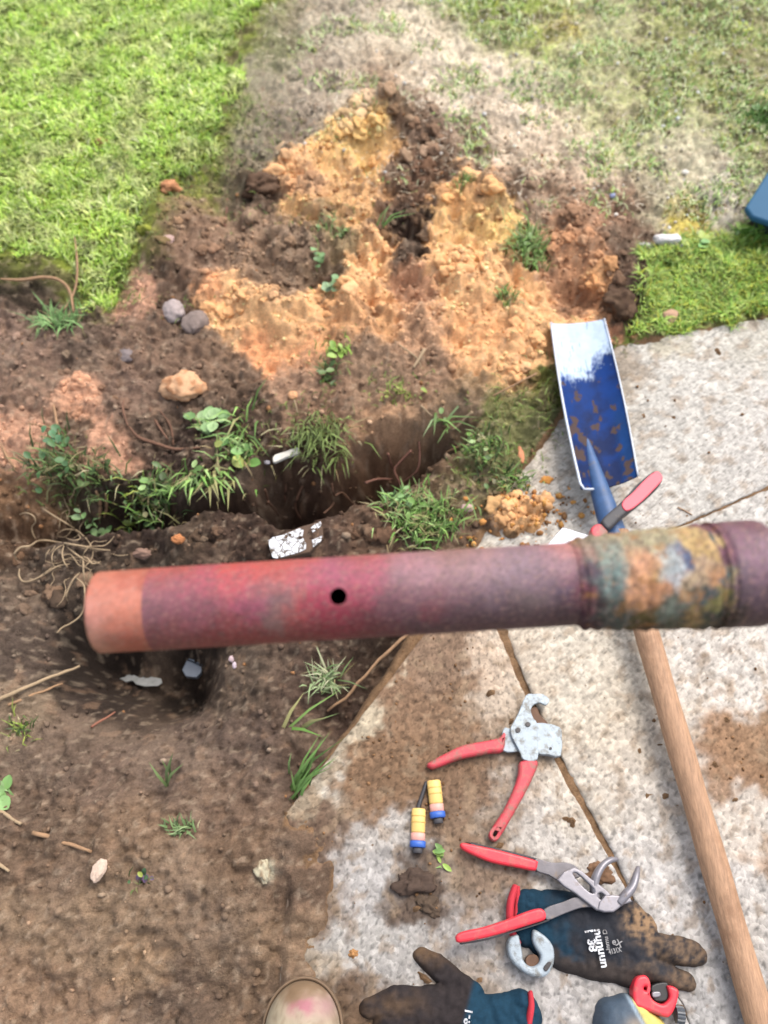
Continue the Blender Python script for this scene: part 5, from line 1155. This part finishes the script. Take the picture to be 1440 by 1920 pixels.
curve('straw', [(740,640),(760,655),(782,672),(790,690)], .0018, mroot, .008, 'curled pale straw beside the stubby one', 'straw')

# ================================================================ weeds and tufts
mleaf = mat('leaf', attr=True, rough=.5, var=.1, vscale=120, spec=.4)
def leafset(name, items, parent, colr):
    """items: (base point, tip direction angle, length, width, rise)"""
    V = []; Fc = []; cs = []
    for b, a, L, Wd, rise in items:
        n = 6; i0 = len(V); d = Vector((math.cos(a), math.sin(a), 0)); s = Vector((-d.y, d.x, 0))
        col_ = alb(random.choice(colr))*random.uniform(.8, 1.2)
        for i in range(n+1):
            t_ = i/n; w_ = Wd*math.sin(math.pi*min(t_*.93+.05, 1))**.7/2; c_ = b + d*L*t_ + Vector((0, 0, rise*math.sin(math.pi*t_*.62)))
            V += [tuple(c_-s*w_), tuple(c_-Vector((0, 0, w_*.35))), tuple(c_+s*w_)]; cs += [col_, col_*.85, col_]
        for i in range(n):
            q = i0+i*3; Fc += [(q, q+1, q+4, q+3), (q+1, q+2, q+5, q+4)]
    return meshobj(name, V, Fc, mleaf, parent, cols=np.array(cs))
GREEN = [(112,152,70),(136,170,90),(94,126,60),(152,180,112),(150,146,96)]; DGREEN = [(84,108,56),(104,128,68),(74,92,50),(120,116,76)]; LGREEN = [(146,184,116),(164,196,134),(128,168,98)]; YG = [(170,180,90),(150,170,80),(130,150,60)]
def tuft(px, py, rx, ry, n, h, label, pal=GREEN, w=.0028, leaves=0, leafL=.018, lean=.9, cat='weed', dirang=None, name='weed', pal2=None, lw=.7):
    c = onground(px, py); e = empty(name, c, label, cat); s = F/((CAMH-c.z)/(CT-(960-py)/F*ST_))
    a = rng.normal(0, .5, n); b = rng.normal(0, .5, n)
    x = c.x+a*rx/s; y = c.y+b*ry/s; z = np.maximum(hz(x, y), c.z-.03)
    az = None if dirang is None else dirang+rng.normal(0, .5, n)
    if n > 8: blades(x, y, z, h*rng.uniform(.5, 1.15, n), w*rng.uniform(.7, 1.3, n), pick(pal, n), lean=lean, name='blades', parent=e, az=az)
    else:
        for i in range(n): blades(x[i:i+1], y[i:i+1], z[i:i+1], h*rng.uniform(.7, 1.15, 1), w*rng.uniform(.7, 1.3, 1), pick(pal, 1), lean=lean, name='blade', parent=e, az=None if az is None else az[i:i+1])
    if n >= 40:
        m_ = n//5; xx = c.x+rng.normal(0, .6, m_)*rx/s; yy = c.y+rng.normal(0, .6, m_)*ry/s
        blades(xx, yy, np.maximum(hz(xx, yy), c.z-.03), h*rng.uniform(.2, .6, m_), w*rng.uniform(.5, .9, m_), pick([(170,156,112),(150,130,92),(190,180,140),(128,120,76)], m_), lean=2.2, name='dry_blades', parent=e)
    if leaves:
        it = []
        for _ in range(leaves):
            x_ = c.x+random.gauss(0, .45)*rx/s; y_ = c.y+random.gauss(0, .45)*ry/s
            z_ = max(float(hz(np.array(x_), np.array(y_))), c.z-.02)+random.uniform(.004, h*.8)
            L = leafL*random.uniform(.6, 1.2); it.append((Vector((x_, y_, z_)), random.uniform(0, 6.28), L, L*lw*random.uniform(.8, 1.1), random.uniform(.0, .008)))
        leafset('leaves', it, e, pal2 or pal)
    return e
tuft(795, 975, 70, 52, 420, .040, 'dense bright green tuft of grass above the middle of the pipe', GREEN, .0034, 10, .016)
tuft(745, 940, 26, 14, 40, .03, 'small leafy tuft behind the dense bright one', LGREEN, .004, 8, .014)
tuft(990, 462, 34, 50, 330, .040, 'upright green tuft growing on the orange clay heap', GREEN, .0034, 8, .014)
tuft(950, 560, 16, 26, 60, .03, 'thin green tail of grass hanging below the clay heap tuft', GREEN, .003)
tuft(600, 815, 56, 46, 240, .046, 'drooping dull green tuft on the far lip of the trench', [(110,128,66),(130,148,84),(90,106,52)], .0030, 0, lean=1.2, dirang=-1.5)
tuft(395, 800, 30, 24, 30, .03, 'broad leaved pale green weed at the top of the green clump', GREEN, .0034, 16, .030, pal2=LGREEN, lw=.85)
tuft(440, 850, 44, 30, 70, .04, 'green weed with a round yellowish leaf on the trench lip', GREEN, .0042, 12, .022, pal2=[(120,164,84),(168,178,92),(96,140,66)], lw=.9)
tuft(385, 895, 60, 24, 70, .055, 'long bladed green weed hanging into the trench', GREEN, .0056, 4, .02, lean=1.2, dirang=-1.4)
tuft(450, 790, 20, 40, 14, .06, 'arching green blades beside the broad leaved weed', GREEN, .005, 0, lean=1.4)
tuft(300, 930, 50, 40, 130, .04, 'green weeds at the gap between the two dark parts of the trench', DGREEN+GREEN, .0036, 14, .018)
tuft(265, 985, 44, 34, 120, .034, 'light green seedling patch below the left part of the trench', LGREEN+YG, .0034, 18, .016)
tuft(180, 990, 18, 18, 14, .04, 'small light green seedling beside the dry roots', LGREEN, .004, 9, .018)
tuft(110, 885, 60, 40, 160, .04, 'dark green weed patch at the left on the far side of the trench', DGREEN, .0034, 12, .020, pal2=[(88,130,70),(72,110,60)])
tuft(110, 830, 26, 30, 30, .03, 'small leafy weed with bluish leaves at far left', DGREEN, .003, 9, .020, pal2=[(96,140,96),(80,120,76)], lw=.9)
tuft(190, 900, 40, 30, 60, .04, 'sparse weeds over the left hole of the trench', DGREEN, .0032, 6, .018)
tuft(110, 605, 44, 26, 110, .04, 'grass tuft on the dark torn turf at the left edge', [(110,150,84),(130,168,100),(90,120,66)], .0032, 0, lean=1.3)
tuft(625, 440, 36, 24, 40, .03, 'loose green seedlings in the middle of the dug earth', [(112,138,76),(130,156,92)], .003, 12, .014)
tuft(597, 490, 10, 30, 6, .03, 'trailing seedling with pale round leaves between two clay patches', GREEN, .003, 7, .018, pal2=[(150,180,130),(130,166,110)], lw=.95)
tuft(620, 545, 20, 26, 8, .02, 'second trailing seedling with pale round leaves lower down', GREEN, .003, 8, .018, pal2=[(140,170,124),(120,156,100)], lw=.95)
tuft(640, 665, 22, 16, 30, .022, 'bright light green sprig beside the lower clay patch', [(140,176,70),(160,190,90)], .0036, 7, .018)
tuft(615, 705, 20, 26, 30, .026, 'dark green sprig under the bright one', DGREEN, .0034, 6, .016)
tuft(715, 425, 10, 14, 4, .045, 'single green blades leaning beside the dark hollow', GREEN, .0044, 0, lean=1.6, dirang=.6)
tuft(868, 348, 14, 14, 36, .034, 'small grass sprig at the top of the right clay mound', GREEN, .003)
tuft(750, 735, 40, 14, 60, .018, 'low yellowish green sprigs above the trench', YG, .003, 5, .012)
tuft(900, 850, 44, 50, 190, .026, 'bright weeds scattered on the green bank of the trench', GREEN+DGREEN, .003, 16, .014)
tuft(830, 790, 30, 12, 14, .035, 'pale leaf blades lying at the right end of the trench', [(130,150,104),(110,140,76)], .005, 2, .03, lean=1.8)
tuft(955, 905, 40, 26, 130, .028, 'dark green weeds at the concrete corner beside the pipe', DGREEN+GREEN, .003, 6, .014)
tuft(612, 1278, 28, 20, 90, .032, 'pale bleached grass tuft under the long twig', [(150,168,120),(176,176,140),(120,144,90)], .0028, 0, lean=1.3)
tuft(555, 1365, 20, 6, 5, .045, 'single green blade lying on the dark earth left of the slab', GREEN, .005, 0, lean=2.2, dirang=.3)
tuft(552, 1478, 18, 24, 22, .065, 'long green grass blades leaning on the corner of the slab', [(110,146,76),(130,160,96),(88,120,60)], .0046, 0, lean=1.2, dirang=1.0)
tuft(340, 1555, 30, 12, 40, .024, 'faded green grass sprig on the brown earth', [(124,150,96),(140,160,110)], .003)
tuft(316, 1470, 6, 22, 5, .05, 'upright pale green blade on the brown earth', [(116,136,84)], .005, 0, lean=.9, dirang=1.4)
tuft(8, 1488, 12, 10, 6, .02, 'small round leaved sprig at the left edge', LGREEN, .004, 5, .022, lw=.9)
tuft(38, 1368, 26, 24, 50, .024, 'dull weed patch in the left edge hollow', YG+DGREEN, .0028)
tuft(268, 1650, 22, 14, 10, .016, 'tiny weed with violet petals on the brown earth', DGREEN, .003, 9, .010, pal2=[(128,100,130),(150,160,70),(80,110,70),(120,100,126)], lw=.8)
tuft(826, 1608, 14, 16, 8, .012, 'small torn green sprig on the slab below the capsules', [(126,160,90)], .004, 7, .016, pal2=[(126,164,90),(150,180,80)], lw=.5)
tuft(948, 1640, 1, 1, 3, .01, 'fine stems on the slab beside the upper red grip', YG, .001) if False else None
tuft(1240, 470, 40, 14, 50, .02, 'low weeds around the long white stone', DGREEN, .003, 6, .012)
tuft(1320, 465, 26, 20, 24, .022, 'light green leafy weed right of the white stone', LGREEN, .003, 12, .024, pal2=[(140,190,110),(180,200,90)], lw=.7)
tuft(1405, 455, 30, 30, 46, .05, 'tall leafy green weed in front of the blue tub', [(110,160,60),(140,186,80)], .005, 12, .030, pal2=[(120,170,64),(160,196,84)], lw=.4)
tuft(1425, 220, 34, 36, 200, .03, 'dense dark green clump at the right edge above the tub', [(84,128,50),(100,146,60)], .0034, 10, .018)
tuft(1392, 60, 26, 36, 40, .03, 'yellow green flowering sprig at the far upper right', [(180,196,80),(150,176,70)], .0032, 14, .014, pal2=[(206,214,90),(170,190,80)])
tuft(1300, 395, 44, 30, 260, .008, 'cushion of olive yellow moss above the white stone', [(156,142,30),(176,160,40),(140,120,30),(130,110,36)], .004, 0, cat='moss', name='moss')
tuft(1065, 50, 44, 22, 200, .008, 'olive yellow moss cushion at the far right near the top edge', [(150,136,40),(130,110,40),(166,156,60)], .004, 0, cat='moss', name='moss')
